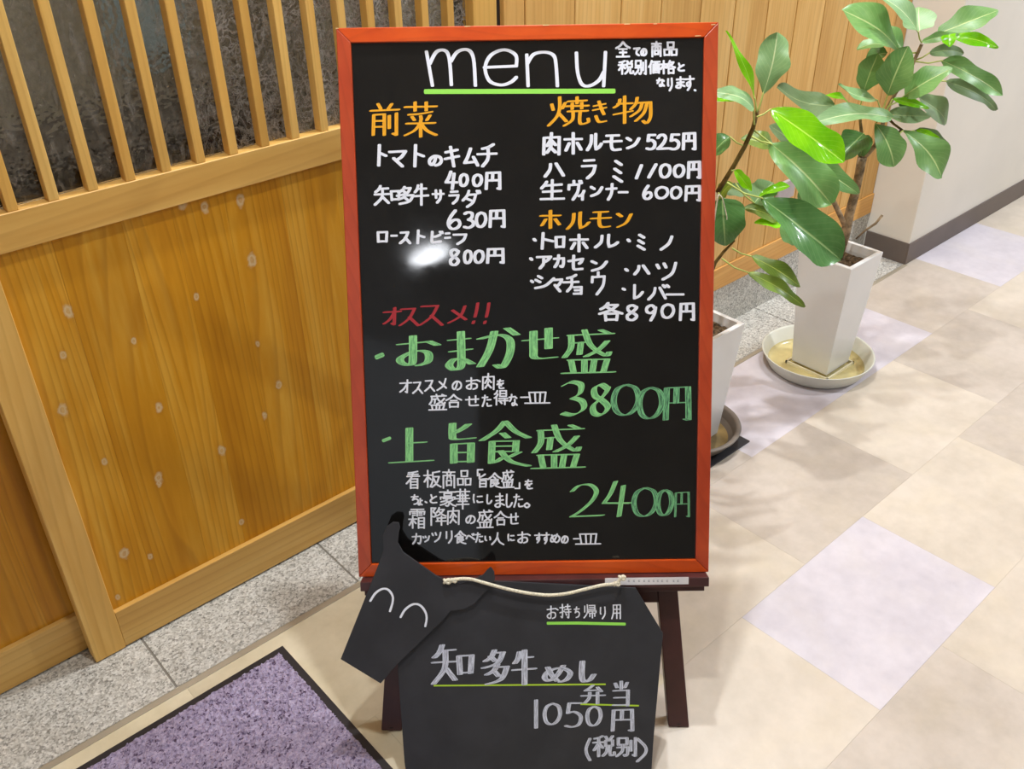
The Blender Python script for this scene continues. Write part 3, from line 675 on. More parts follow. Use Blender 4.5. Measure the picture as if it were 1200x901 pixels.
class Writer:
    """chisel or round nib drawn over strokes, in a sign's own plane"""
    def __init__(s, proj, M, z, nib, ang=0, h=.0001):
        s.proj = proj; s.M = M; s.z = z; s.v = []; s.f = []; s.uv = []; s.nib = nib; s.ang = ang; s.k = 0
    def stroke(s, pts):                       # pts in photo px, on the sign
        P = [s.proj(x, y) for x, y in pts]
        sc = .00125; a = math.radians(s.ang); w, h = s.nib[0]*sc/2, s.nib[1]*sc/2
        ca, sa = math.cos(a), math.sin(a)
        N = 10
        ring = []
        for i in range(N):
            t = 2*math.pi*i/N
            cx_, cy_ = math.copysign(abs(math.cos(t))**.6, math.cos(t))*w, math.copysign(abs(math.sin(t))**.6, math.sin(t))*h
            ring.append((cx_*ca-cy_*sa, cx_*sa+cy_*ca, cx_, cy_))
        L = 0; s.k += 1
        seed = random.uniform(0, 50)
        for i in range(len(P)-1):
            (ax, ay), (bx, by) = P[i], P[i+1]
            dx, dy = bx-ax, by-ay; dl = math.hypot(dx, dy) or 1e-9
            px_, py_ = -dy/dl, dx/dl
            ext = max(abs(r[0]*px_+r[1]*py_) for r in ring) or 1e-9
            pts2 = {}
            for (rx, ry, _, _) in ring:
                off = .5+.5*(rx*px_+ry*py_)/ext
                for e, (qx, qy) in enumerate(((ax, ay), (bx, by))):
                    al = (rx*dx+ry*dy)/dl
                    pts2[(round(qx+rx, 7), round(qy+ry, 7))] = (off, (L+e*dl+al)*220+seed)
            hu = hull(list(pts2.keys()))
            o = len(s.v); z = s.z+((s.k*3+i) % 24)*4e-6
            for p in hu: s.v.append(s.M @ Vector((p[0], p[1], z)))
            s.f.append(tuple(range(o, o+len(hu)))); s.uv += [pts2[p] for p in hu]
            L += dl
    def glyph(s, ch, x0, y0, x1, y1):
        for st in G[ch].split(';'):
            st = st.strip(); sm = st.startswith('~')
            pts = [tuple(map(float, p.split(','))) for p in st.lstrip('~').split()]
            if sm and len(pts) > 2: pts = cr(pts)
            j = min(1.2, .03*(x1-x0))
            w, h = max(0, x1-x0-s.nib[0]*.8), max(0, y1-y0-s.nib[1]*.8)
            ox, oy = x0+s.nib[0]*.4, y0+s.nib[1]*.4
            s.stroke([(ox+p[0]/100*w, oy+p[1]/100*h) for p in pts])
    def line(s, spec): s.spec = spec; return s
    def build(s, name, m, parent, label=None):
        spec = getattr(s, 'spec', None); s.spec = None
        if spec:
            word = {'white_marker': 'white', 'white_worn_marker': 'white', 'green_marker': 'green', 'faint_green_marker': 'green', 'orange_marker': 'orange', 'red_marker': 'red'}[m.name]
            if s.v: s.emit('bullet_dash', m, parent)
            for it in spec.split('|'):
                a = it.split(); s.v = []; s.f = []; s.uv = []
                s.glyph(a[0], *map(float, a[1:5])); s.emit(word+('_digit' if a[0] in '0123456789/' else '_character'), m, parent)
            return
        return s.emit(name, m, parent, label)
    def emit(s, name, m, parent, label=None):
        me = bpy.data.meshes.new(name); me.from_pydata([tuple(v) for v in s.v], [], s.f); me.materials.append(m)
        uvl = me.uv_layers.new(name='UVMap')
        idx = [0]*(len(me.loops)*2)
        for li, lp in enumerate(me.loops): idx[2*li], idx[2*li+1] = s.uv[lp.vertex_index]
        uvl.data.foreach_set('uv', idx)
        o = bpy.data.objects.new(name, me); COL.objects.link(o); o.parent = parent
        o.matrix_parent_inverse = Matrix.Translation(-parent.location)
        if label: o['label'] = label
        return o
bproj = lambda x, y: on_board(x, y, SURF)
def bw(nib, ang=0): return Writer(bproj, BM, SURF+.0001, nib, ang)
bw((4.4, 3.4)).line("m 498 56 560 101.5|e 566 57 608 101|n 614 59 656.5 102|u 673 59 712 102").build('lettering', P_white, board, 'large white word at the top of the menu board')
w = bw((5, 6)); w.stroke([(499, 107.3), (719, 106.7)]); w.build('underline', P_lime, board, 'lime green underline below the white title')
w = bw((2.6, 2.4)); w.line("全 721 48 739 68|て 742 55 750.5 66|の 750 56 758.5 66|商 762.5 48 776 67|品 777 48.5 794.5 66|税 724 70.5 743 87.5|別 743 70 758.5 88|価 759.5 70.5 774 87|格 773 70.5 792 87|と 793 73.5 803 84|な 769 91 780 102|り 781 91 789 107|ま 791 89.5 803.5 104|す 801 88.5 814 106.5")
w.stroke([(814, 105.5), (815, 106)]); w.build('lettering', P_white, board)
bw((4.6, 2), 10).line("前 433 121 469 159|菜 473 119 513 161|焼 641 113 691 148|き 693 118 714 144|物 718 112 765 145").build('lettering', P_orange, board, 'orange section headings')
WH = (4.4, 3.0)
bw(WH).line("ト 441 169 454 195|マ 455 175 477 196|ト 483 169 498 196|の 501 181 519 195|キ 520 171 539 196|ム 542 173 562.5 195|チ 558.5 168 583 196").build('lettering', P_white, board)
bw(WH).line("4 521 200 537 222.5|0 537.5 203 549.5 219|0 553 203.5 566 219|円 567.5 200.5 588 222.5").build('lettering', P_white, board)
bw((3.6, 2.8)).line("知 438 217 470 241|多 463 218 486 240|牛 484 215 503 241|サ 506 222 521 238.5|ラ 525 223 539 239.5|ダ 541 222.5 564 243.5").build('lettering', P_white, board)
bw(WH).line("6 523.5 245.5 541 269|3 542.5 247.5 556.5 268|0 556.5 248 571 267|円 572 245 593 267").build('lettering', P_white, board)
bw((3.8, 2.8)).line("ロ 440.5 270.5 455.5 285|ー 457.5 274 466 278.5|ス 467.5 270.5 482 286|ト 487 269 498.5 286|ビ 503 270.5 520 285|ニ 520.5 271.5 528.5 280.5|フ 530.5 273 547.5 287").build('lettering', P_white, board)
bw(WH).line("8 525.5 291 539.5 311.5|0 542.5 292.5 554 309.5|0 554.5 292.5 568 309|円 569 290 592 309").build('lettering', P_white, board)
bw((4.4, 3)).line("肉 635 155 657.5 182|ホ 660.5 155 683 181|ル 686.5 156 706.5 177|モ 706.5 157 729.5 177|ン 732.5 159 750.5 175|5 756.5 157 769.5 176|2 769 157 784 176|5 783.5 156.5 797.5 176|円 798.5 154.5 816.5 176").build('lettering', P_white, board)
bw((4.4, 3)).line("ハ 637 190.5 662 208|ラ 680 186 700 210|ミ 717 187.5 732 214|/ 744 192.5 753.5 210|/ 758.5 191.5 770.5 209|0 772 191.5 787 209|0 788.5 192 803 208.5|円 804.5 188 822 209.5").build('lettering', P_white, board)
bw((4, 3)).line("生 632.5 210 662 235|ヴ 664.5 211 683 235|ィ 677 222.5 687 235|ン 690.5 216.5 707 231|ナ 709.5 214.5 723.5 235|ー 724 223.5 736.5 227|6 752.5 216.5 765 234|0 767 218 784 233.5|0 785 218 799.5 233.5|円 801.5 216.5 822 236").build('lettering', P_white, board)
bw((5, 1.8), 10).line("ホ 632 246 658 268|ル 663 248 692 269|モ 691 247 717 267|ン 721 247.5 741.5 267").build('lettering', P_orange, board, 'orange section heading')
bw((4.2, 3)).line("ト 632 272 649.5 292.5|ロ 649 276 663 291.5|ホ 667 274 690 295.5|ル 696 274 725.5 291|ミ 745.5 274 758 293.5|ノ 773 276 789 293.5|. 623 277.5 630 285|. 733 278 740.5 286").build('lettering', P_white, board)
bw((4.2, 3)).line("ア 628 299 647 315.5|カ 648 298 662.5 314|セ 665 298.5 684.5 317.5|ン 691 303.5 712.5 318.5|ハ 742 310 762 322.5|ツ 767 306 794 328.5|. 619 300 626 307.5|. 730 312.5 738.5 320.5").build('lettering', P_white, board)
bw((3.8, 3)).line("シ 626 322 650.5 339.5|マ 646 325.5 660 342.5|チ 659 321 679 342.5|ョ 671 335 683.5 345.5|ウ 691.5 318 710.5 346|レ 740.5 333 754.5 351.5|バ 758.5 333 789 352|ー 780 343 802 347|. 620 326.5 627 333.5|. 727 336 735 342").build('lettering', P_white, board)
bw((4.2, 3)).line("各 701 354 730.5 376.5|8 732.5 356.5 748.5 376|9 755.5 356.5 771 376.5|0 774 355.5 791 373.5|円 795 354 815 376").build('lettering', P_white, board)
bw((4.6, 1.8), 12).line("オ 448.5 360 471 382|ス 467 360 492 382|ス 490.5 356.5 520 381.5|メ 524 358 550 379|! 552 354.5 562 379.5|! 565.5 354.5 575 379.5").build('lettering', P_red, board, 'red lettering with two exclamation marks')
w = bw((11, 1.6), 4); w.line("お 462 393 517 429.5|ま 521 388 558 434|が 556 383 612 432|せ 611 384 655 421")
w.build('lettering', P_green, board)
w = bw((8, 6), 20); w.stroke([(442.5, 418), (447, 416.2)]); w.build('bullet_dash', P_green, board)
bw((8.5, 1.6), 4).line("盛 657 386 722 439").build('lettering', P_green, board)
bw((9, 1.3), 25).line("3 656 447 688 486.5|8 690 450 717 486.5").build('lettering', P_green, board)
bw((8, 1.3), 5).line("0 716 450 751.5 487|0 746 453.5 779 491|円 776 452 811 492.5").build('lettering', P_faint, board, 'faint worn green figures')
SM = (2.3, 2.0)
bw(SM).line("オ 468 444.5 483 461.5|ス 483 446.5 496 461.5|ス 497 444.5 510 459|メ 511.5 443 525 458|の 529 445.5 541.5 457.5|お 545 442 563.5 457|肉 564.5 437 580 457|を 581 444 592 456").build('lettering', P_white, board)
bw(SM).line("盛 502 461.5 524 481.5|合 522 461.5 541.5 478|せ 545 463 561.5 476|た 564 462.5 576.5 477|得 578.5 457 596 475|な 596 461.5 607.5 476|一 609.5 463.5 620.5 467.5|皿 614.5 458.5 645 473.5").build('lettering', P_white, board)
w = bw((10.5, 1.6), 4); w.line("上 455 501 509 543.5|旨 523.5 495.5 559 543"); w.build('lettering', P_green, board)
w = bw((7, 4.5), 20); w.stroke([(450.5, 515.8), (455.5, 513.8)]); w.build('bullet_dash', P_green, board)
bw((9.5, 1.6), 4).line("食 561 493 623 547.5").build('lettering', P_green, board)
bw((8.5, 1.6), 4).line("盛 621.5 497.5 686.5 550.5").build('lettering', P_green, board)
bw((7, 1.3), 12).line("2 667 567.5 709 606.5|4 705 563.5 741 605.5").build('lettering', P_green, board)
bw((7, 1.3), 5).line("0 740 571 772 605.5|0 768 573.5 790 604.5").build('lettering', P_faint, board)
bw((3, 1.2), 5).line("円 789.5 575.5 809 606").build('lettering', P_faint, board)
bw(SM).line("看 475.5 551.5 492.5 573|板 496 550.5 517.5 571.5|商 517.5 549.5 534.5 572.5|品 535 550.5 553 569.5|「 558 549.5 568 558|旨 560 554.5 571.5 571.5|食 571 553.5 588.5 572.5|盛 587 550.5 603 572.5|」 601.5 565 610.5 573|を 613.5 561.5 625.5 573.5").build('lettering', P_white, board)
bw(SM).line("ち 481 579 491.5 591.5|ょ 489 583.5 496 592.5|. 496.5 586 502 591|と 502.5 579 513 590|豪 514.5 573.5 535 594|華 533.5 572.5 551 597|に 553 578.5 566.5 590|し 569 579 577 591|ま 579 577.5 592 595|し 591.5 578.5 601 595|た 601 578.5 613.5 595|。 613.5 588.5 621.5 595.5").build('lettering', P_white, board)
bw(SM).line("霜 478.5 595 499.5 619.5|降 503 594 523.5 616|肉 523.5 594 539 615|の 545 603 557.5 614|盛 558.5 597 578.5 619.5|合 578.5 598.5 595 616|せ 595 600.5 608 614.5").build('lettering', P_white, board)
bw(SM).line("カ 482.5 624.5 494.5 638|ツ 494.5 627 504 635.5|ツ 505 622.5 517.5 635.5|リ 521 621.5 531.5 637|食 532.5 621.5 546.5 638|べ 545.5 624.5 557 635|た 556.5 623.5 566.5 636|い 567 627 576 634.5|人 575.5 623.5 591 639|に 594 625 603.5 634.5|お 605.5 622.5 622 637|す 626 624 636 636.5|す 635 623.5 644.5 637.5|め 644 624.5 657 636.5|の 657 627 666.5 637|一 671.5 629 679 633.5|皿 674 624.5 704.5 638.5").build('lettering', P_white, board)

# ================================================================ COW SIGN
T2 = TILT+math.radians(7)                  # it leans on the ledge, feet a little forward of the easel
EY2 = BK*math.sin(T2)+Vector((0, 0, math.cos(T2))); EN2 = EX.cross(EY2)
if EN2.dot(CAM) < 0: EN2 = -EN2
PV = BM @ Vector((0, .283, .0428)); O2 = PV-EY2*.283
CM = Matrix((EX, EY2, EN2)).transposed().to_4x4(); CM.translation = O2; CMi = CM.inverted()
def on_cow(px, py, off=.006):
    P0 = O2+EN2*off; d = ray(px, py); L = CMi @ (CAM+d*((P0-CAM).dot(EN2)/d.dot(EN2))); return (L.x, L.y)
cow = empty('cow_sign', CM @ Vector((.22, 0, 0)))
tag(cow, 'matt black cow-shaped takeaway sign propped against the easel, head tied on with string', 'sign')
top = [(532, 678.5), (745, 689), (777, 742), (766, 865)]
pts = [on_cow(*p) for p in top]
lx = [on_cow(*p) for p in [(474, 893), (466, 783), (468, 735), (500, 690)]]
body = [pts[0]] + [pts[1], pts[2], pts[3]]
xr, xl = pts[3][0]-.002, lx[0][0]
ybot = -O2.z/EY2.z+.0015
body += [(xr-.003, ybot), (xr-.09, ybot), (xr-.10, ybot+.012), (xl+.11, ybot+.012), (xl+.10, ybot), (xl+.004, ybot)]
body += [lx[0], lx[1], lx[2], lx[3]]
q = MB(); q.prism(body[::-1], 0, .006, CM); q.build('body', M_cow, cow, bevel=.0006)
hp = [(467,612.5),(468.5,618),(467,625),(466,636),(472,647),(486,657),(500,667),(510,674),(524,681),(540,684),(554,679),(566,674),(571,668),(575,664.5),(579,670),(580,679),(574,689),(566,696),(556,708),(544,714),(528,716),(518,728),(466,778),(446,801),(399,772.5),(428,700),(444,660),(449,646),(448.5,628),(453,617),(460,612)]
head = [on_cow(x, y, .014) for x, y in hp]
q = MB(); q.prism(head[::-1], .0075, .0135, CM); hd = q.build('head', M_cow, cow, bevel=.0006)
q = MB(); P0 = on_cow(545, 700, .01); q.box((P0[0]-.012, P0[1]-.012, .0058), (P0[0]+.012, P0[1]+.012, .0078), M=CM); q.build('spacer', M_cow, cow)
eproj = lambda x, y: on_cow(x, y, .0135)
w = Writer(eproj, CM, .0137, (2.8, 2.6))
w.stroke(cr([(434,704),(440,695),(448,690),(455,691),(460,698),(460,706),(457,716)])); w.stroke(cr([(469.5,723),(475,714),(484,708),(492,709),(498,716),(500,724),(498.4,733.6)]))
w.build('closed_eyes', P_white, cow, 'two white arcs drawn as closed eyes')
cproj = lambda x, y: on_cow(x, y, .006)
def cw(nib, ang=0): return Writer(cproj, CM, .0062, nib, ang)
cw((1.8, 1.6)).line("お 640 709.5 654.5 725.5|持 655.5 707.5 669.5 724.5|ち 672 710.5 680 724|帰 683 708 699.5 724.5|り 702 710.5 710.5 725.5|用 716 707.5 728.5 725.5").build('lettering', P_white, cow)
w = cw((3, 4)); w.stroke([(642, 730.2), (676, 730), (732, 731.2)]); w.build('underline', P_lime, cow)
cw((8, 2.2), 5).line("知 505 755 557 802|多 562 761 598 802.5|牛 599 761 629.5 802.5|め 634 778 672 800|し 676 774 699 799.5").build('lettering', P_chalk, cow)
w = cw((2, 2.2)); w.stroke([(509, 803.3), (709, 801.7)]); w.stroke([(681, 825), (748, 826.8)]); w.build('underline', P_yellow, cow)
cw((5, 1.8), 5).line("弁 680 802 710 825|当 716 797.5 740 828").build('lettering', P_chalk, cow)
cw((5.4, 2), 5).line("1 624 819.5 632.5 853.5|0 636 823.5 658.5 849.5|5 661 823 683.5 852.5|0 686 827 706 851|円 715 830 744 857").build('lettering', P_chalk, cow)
cw((4.4, 2.4), 5).line("( 684 864.5 694.5 891.5|税 694 861.5 721.5 887|別 721 863.5 747.5 887|) 742 864.5 761 893").build('lettering', P_chalk, cow)
# string with knots
rp = [(524, 680.5), (536, 678.5), (551, 678.5), (568, 683), (594, 690), (619, 695), (642, 697.3), (664, 695.5), (687, 690), (706, 685.5), (722, 683.5), (727, 677)]
rp = cr(rp, 4); R3 = [CM @ Vector((*on_cow(x, y, .018), .018)) for x, y in rp]
q = MB(); q.tube(R3, .0028, 8); st = q.build('string', M_rope, cow, smooth=True); st['label'] = 'thick cream string tied between head and body'
def knot(px, py, r, off=.017):
    q = MB(); c0 = Vector((*on_cow(px, py, off), off)); ptsk = []
    for i in range(25):
        a = i/24*2*math.pi*2; ptsk.append(CM @ (c0+Vector((math.cos(a)*r, math.sin(a*1.5)*r*.55, math.sin(a)*r*.5))))
    q.tube(ptsk, .0024, 7); q.build('knot', M_rope, st, smooth=True)
knot(524, 681, .005); knot(532, 680, .004); knot(723, 684, .004); knot(729, 677, .0048)

# ================================================================ DOOR MAT
mx0, mx1, my0, my1 = .492-.90, .492, 1.2455-.60, 1.2455
matt = empty('door_mat', (0, .95, 0)); tag(matt, 'purple loop-pile door mat with a black rubber border on the floor', 'mat')
q = MB(); q.prism([(mx0, my0), (mx1, my0), (mx1, my1), (mx0, my1)], .0, .0035, None); q.build('rubber_border', M_rubber, matt, bevel=.001)
bw_ = .014; nx, ny = 300, 200; vs = []; fs = []
for j in range(ny+1):
    for i in range(nx+1):
        x = mx0+bw_+(mx1-mx0-2*bw_)*i/nx; y = my0+bw_+(my1-my0-2*bw_)*j/ny
        e = min(i, nx-i, j, ny-j)
        z = .0036 if e == 0 else .0075+.0050*noise.noise(Vector((x*150, y*150, 0)))+random.uniform(-.0012, .0012)
        if 0 < e: x += random.uniform(-.001, .001); y += random.uniform(-.001, .001)
        if e == 0 and 1: x += random.uniform(-.0015, .0015); y += random.uniform(-.0015, .0015)
        vs.append((x, y, z))
for j in range(ny):
    for i in range(nx):
        a = j*(nx+1)+i; fs.append((a, a+1, a+nx+2, a+nx+1))
q = MB(); q.add(vs, fs); o = q.build('carpet_pile', M_carpet, matt); tag(o, kind='stuff')

# ================================================================ POTS
def square_pot(root, cx, cy, hb, ht, z0, z1, m, rim=.012):
    q = MB()
    def ring(h, z): return [(cx-h, cy-h, z), (cx+h, cy-h, z), (cx+h, cy+h, z), (cx-h, cy+h, z)]
    R = [ring(hb, z0), ring(ht, z1-.002), ring(ht-.001, z1), ring(ht-rim, z1), ring(ht-rim-.004, z1-.02), ring(ht-rim-.008, z1-.07)]
    vs = [v for r_ in R for v in r_]; fs = [(3, 2, 1, 0)]
    for k in range(len(R)-1):
        for j in range(4): fs.append((k*4+j, k*4+(j+1) % 4, (k+1)*4+(j+1) % 4, (k+1)*4+j))
    n = (len(R)-1)*4; fs.append((n, n+1, n+2, n+3))
    q.add(vs, fs); return q.build('pot', m, root, bevel=.003, seg=3)
def soil(root, cx, cy, h, z):
    q = MB(); n = 14; vs = []
    for j in range(n+1):
        for i in range(n+1): vs.append((cx-h+2*h*i/n, cy-h+2*h*j/n, z+random.uniform(-.003, .004)))
    fs = [(j*(n+1)+i, j*(n+1)+i+1, (j+1)*(n+1)+i+1, (j+1)*(n+1)+i) for j in range(n) for i in range(n)]
    q.add(vs, fs); return q.build('soil', plain('potting_soil', (88, 72, 54), .9, .1, var=.35, scale=120, bumps=.6), root)
C1 = (2.158, 1.122); C2 = (1.612, 1.158)
plant1 = empty('rubber_plant', (C1[0], C1[1], .012)); tag(plant1, 'tall branching rubber plant in a white square pot standing in a white saucer', 'plant')
plant2 = empty('rubber_plant', (C2[0], C2[1], .014)); tag(plant2, 'nearer rubber plant with large glossy leaves, half hidden behind the menu board', 'plant')
Z1 = .352; Z2 = .33
square_pot(plant1, *C1, .056, .078, .0125, Z1, M_pot); soil(plant1, *C1, .060, Z1-.028)
square_pot(plant2, *C2, .054, .0765, .0105, Z2, M_pot); soil(plant2, *C2, .058, Z2-.022)
# saucers
M_stain = plain('water_stained_plastic', (208, 194, 138), .22, .5, var=.10, scale=10)
s1 = empty('plant_saucer', (2.148, 1.129, 0)); tag(s1, 'round white plastic saucer with yellowed water stains under the tall plant', 'saucer')
sx, sy = 2.148, 1.129
q = MB(); q.lathe([(0, .0005), (.127, .0005), (.132, .005), (.1525, .045), (.1545, .0475), (.1515, .048), (.1485, .045), (.132, .013)], 72, sx, sy); q.build('dish', M_saucer, s1, smooth=True)
q = MB(); q.lathe([(.132, .013), (.127, .0055), (.120, .0040), (0, .0040)], 72, sx, sy); q.build('stained_bottom', M_stain, s1, smooth=True)
q = MB()
for a in (0, 1, 2, 3):
    Mx = Matrix.Translation((C1[0], C1[1], 0)) @ Matrix.Rotation(a*math.pi/2, 4, 'Z')
    q.box((-.0680, -.0680, .0040), (.0680, -.0635, .0120), M=Mx)
q.build('raised_ridge', plain('yellowed_white_plastic', (232, 224, 190), .3), s1)
q = MB()
q.box((-.050, -.050, .0039), (.050, .050, .0124), M=Matrix.Translation((C1[0], C1[1], 0))); q.build('raised_seat', M_stain, s1)
s2 = empty('plant_saucer', (C2[0], C2[1], .0035)); tag(s2, 'brown glazed round saucer on a black sheet behind the menu board', 'saucer')
q = MB(); q.lathe([(0, .004), (.092, .004), (.104, .012), (.128, .040), (.130, .041), (.131, .044), (.128, .046), (.120, .045), (.117, .042), (.110, .014)], 72, C2[0]-.003, C2[1]-.003); q.build('dish', M_brown, s2, smooth=True)
q = MB(); q.lathe([(.1095, .0142), (.106, .0105), (0, .0104)], 72, C2[0]-.003, C2[1]-.003); q.build('stained_bottom', plain('brown_stained_glaze', (150, 128, 84), .4, .5, var=.2, scale=16), s2, smooth=True)
q = MB(); q.box((1.42, 1.033, .0002), (1.707, 1.285, .0035)); o = q.build('rubber_sheet', M_blackmat, bevel=.0005); tag(o, 'thin black rubber sheet on the floor under the brown saucer', 'mat')
P = on_z(835.5, 525.5, .0045); q = MB(); q.tube([(P.x+.0075*math.cos(a*math.pi/12), P.y+.0075*math.sin(a*math.pi/12), .0052) for a in range(25)], .0013, 6)
o = q.build('key_ring', M_paper, smooth=True); tag(o, 'tiny white ring lying on the black sheet beside the frame', 'ring')

# ---------------------------------------------------------------- plants
def leaf(root, kind, base, tip, wpx, hdb, dt=0.0, roll=0.0, bend=.12, fold=.25, node=None, shape=.55, wave=.02, label=None, pw=.0017, nodehd=None):
    A = at(*base, hdb); B = at(*tip, hdb+dt)
    ax = B-A; L = ax.length; axn = ax.normalized()
    view = ((A+B)/2-CAM); depth = view.dot(_f); vn = view.normalized()
    s0 = axn.cross(vn).normalized(); n0 = s0.cross(axn).normalized()
    if n0.dot(vn) > 0: n0 = -n0
    nrm = n0*.62+Vector((0, 0, 1))*.62; nrm = (nrm-axn*nrm.dot(axn)).normalized()   # blades turn up to the light
    side = axn.cross(nrm).normalized()
    if side.dot(s0) < 0: side = -side
    wcomp = 1/max(.6, abs(side.dot(s0)))
    roll *= .5; side2 = side*math.cos(roll)+nrm*math.sin(roll); nrm2 = nrm*math.cos(roll)-side*math.sin(roll)
    hw = wpx/FPX*depth/2*wcomp/max(.8, math.cos(roll*.5))
    nu, nv = 18, 8; vs = []; uv = []; ph = random.uniform(0, 6)
    lob = [random.uniform(-.10, .10) for _ in range(4)]; skew = random.uniform(-.05, .05)
    for i in range(nu+1):
        t = i/nu
        tt = t**(shape/.5*.72)
        wdt = (math.sin(math.pi*min(1, tt))**.62)*hw*(1+.06*math.sin(t*11+ph)) if t < .985 else hw*.06
        wdt = max(wdt, hw*.015)
        c = A+ax*t+side2*(skew*L*math.sin(math.pi*t))+nrm2*(bend*L*math.sin(math.pi*t)*1.0)
        for j in range(nv+1):
            s_ = j/nv*2-1
            rp_ = wave*1.3*L*math.sin(t*9+ph+(0 if s_ < 0 else 1.7))*abs(s_)**1.5
            wj = wdt*(1+(lob[0] if s_ < 0 else lob[1])*math.sin(t*8+ph*2)+(lob[2] if s_ < 0 else lob[3])*math.sin(t*15+ph))
            vs.append(c+side2*(s_*wj*math.cos(fold*abs(s_)))+nrm2*(abs(s_)*wdt*math.sin(fold)+rp_)); uv.append((j/nv, t))
    fs = [(i*(nv+1)+j, i*(nv+1)+j+1, (i+1)*(nv+1)+j+1, (i+1)*(nv+1)+j) for i in range(nu) for j in range(nv)]
    me = bpy.data.meshes.new('leaf'); me.from_pydata([tuple(v) for v in vs], [], fs); me.materials.append(LEAF[kind])
    me.polygons.foreach_set('use_smooth', [True]*len(fs))
    ul = me.uv_layers.new(name='UVMap')
    for li, lp in enumerate(me.loops): ul.data[li].uv = uv[lp.vertex_index]
    o = bpy.data.objects.new('leaf', me); COL.objects.link(o); o.parent = root; o.matrix_parent_inverse = Matrix.Translation(-root.location)
    if label: o['label'] = label
    if node:
        N = at(*node, nodehd if nodehd else hdb); mid = (A+N)/2-Vector((0, 0, .08*(A-N).length))
        q = MB(); q.tube([N, (N+mid)/2+(mid-N)*.05, mid, A, A+ax*.05], [pw*1.2, pw, pw, pw*.95, pw*.5], 6)
        pt = q.build('petiole', M_petiole, o, smooth=True)
        pt.matrix_parent_inverse = Matrix.Translation(-root.location) if False else Matrix.Identity(4)
        pt.matrix_parent_inverse = Matrix.Identity(4)
    return o
H1 = 2.26; H2 = 1.93
# plant 1: trunk and branches
T0 = Vector((C1[0]+.012, C1[1]+.012, Z1-.03))
def path(lst, hd): return [at(x, y, hd if not isinstance(hd, (list, tuple)) else hd[i]) for i, (x, y) in enumerate(lst)]
def branch(root, name, pts, r, m, n=10):
    q = MB(); q.tube(pts, r, n); return q.build(name, m, root, smooth=True)
tr1 = [T0]+path([(990.5, 275), (995.5, 250), (1001.5, 228), (1006, 208), (1010.5, 184)], [2.275, 2.275, 2.27, 2.265, 2.26])
branch(plant1, 'trunk', tr1, [.0125, .0125, .0120, .0112, .0108, .0115], M_bark, 12)
branch(plant1, 'branch', path([(991, 266), (984, 251), (975.5, 233), (968, 214), (962, 196)], [2.275, 2.26, 2.25, 2.245, 2.24]), [.0075, .0068, .0065, .005, .003], M_bark)
branch(plant1, 'branch', path([(1010.5, 185), (1019, 178), (1026, 170), (1033, 152), (1037, 133), (1050, 108), (1064, 88), (1071, 72), (1080, 52)], [2.26, 2.262, 2.27, 2.27, 2.27, 2.27, 2.27, 2.27, 2.27]), [.008, .006, .0055, .005, .0046, .0045, .0045, .0042, .004], M_bark)
branch(plant1, 'branch', path([(1010.5, 185), (1011, 170), (1009, 150), (1007, 130)], [2.26, 2.28, 2.29, 2.29]), [.007, .005, .004, .003], M_twig)
branch(plant1, 'branch', path([(1026, 172), (1040, 165), (1050, 160), (1056, 152)], [2.26, 2.26, 2.26, 2.26]), [.005, .004, .0035, .003], M_bark)
branch(plant1, 'branch', path([(1037, 135), (1047, 145), (1058, 153)], [2.27, 2.27, 2.26]), [.004, .003, .0028], M_twig)
branch(plant1, 'dead_twig', path([(1003, 280), (1014, 270), (1026, 262), (1034, 252)], [2.30, 2.30, 2.31, 2.31]), [.002, .0028, .0035, .0034], M_bark)
branch(plant1, 'branch', path([(962, 196), (950, 190), (943, 176)], [2.24, 2.24, 2.24]), [.003, .0026, .002], M_twig)
a = lambda *x, **k: leaf(plant1, *x, **k)
a('g', (1052, 57), (987, 12), 36, 2.25, -.03, .1, node=(1075, 62), shape=.95, nodehd=2.27)
a('g', (1038, 52), (1004, 58), 17, 2.27, 0, .5)
a('g', (1058, 57), (1020, 33), 24, 2.30, .03, .3, shape=.6)
a('d', (1040, 62), (1014, 72), 20, 2.31, .02, .3)
a('p', (1076, 37), (1024, -8), 22, 2.24, -.03, .4, bend=.06, node=(1080, 50), nodehd=2.27)
a('p', (1078, 36), (1077, 8), 38, 2.27, .06, .1, shape=.42, bend=.05, fold=.12)
a('g', (1098, 40), (1170, 12), 27, 2.27, .0, .2, bend=.1, shape=.6)
a('b', (1117, 43), (1170, 56), 12, 2.24, -.03, .6, bend=.14, node=(1112, 41))
a('g', (1080, 49), (1124, 40), 9, 2.25, -.02, .8, bend=.14)
a('b', (1112, 40), (1113, 55), 17, 2.23, -.02, .2, bend=.05, shape=.4)
a('k', (1089, 62), (1129, 63), 12, 2.28, .02, .7, bend=.12, node=(1074, 70))
a('g', (1104, 71), (1175, 112), 21, 2.26, -.02, .3, bend=.08, node=(1073, 72))
a('k', (1108, 95), (1168, 129), 15, 2.28, .0, .5, bend=.10, node=(1068, 86))
a('g', (1060, 112), (1116, 80), 29, 2.23, -.04, .1, bend=.10, node=(1040, 125), label='large mid-green leaf held level on the right')
a('g', (1040, 112), (1064, 54), 40, 2.22, -.03, .05, bend=.10, node=(1034, 130), shape=.78, pw=.002)
a('g', (1012, 108), (1029, 63), 31, 2.26, -.0, .1, bend=.08, node=(1007, 130), shape=.85)
a('p', (1028, 117), (982, 99), 14, 2.24, -.03, .5, bend=-.08, node=(1034, 130))
a('b', (994, 121), (967, 112), 8, 2.26, -.02, .4, node=(1006, 130))
a('k', (981, 124), (911, 101), 27, 2.24, -.05, .3, bend=-.10, fold=.15, node=(1004, 134), shape=.62)
a('p', (1046, 138), (948, 146), 24, 2.18, -.06, .2, bend=.07, node=(1037, 136), shape=.6, label='long pale leaf pointing left')
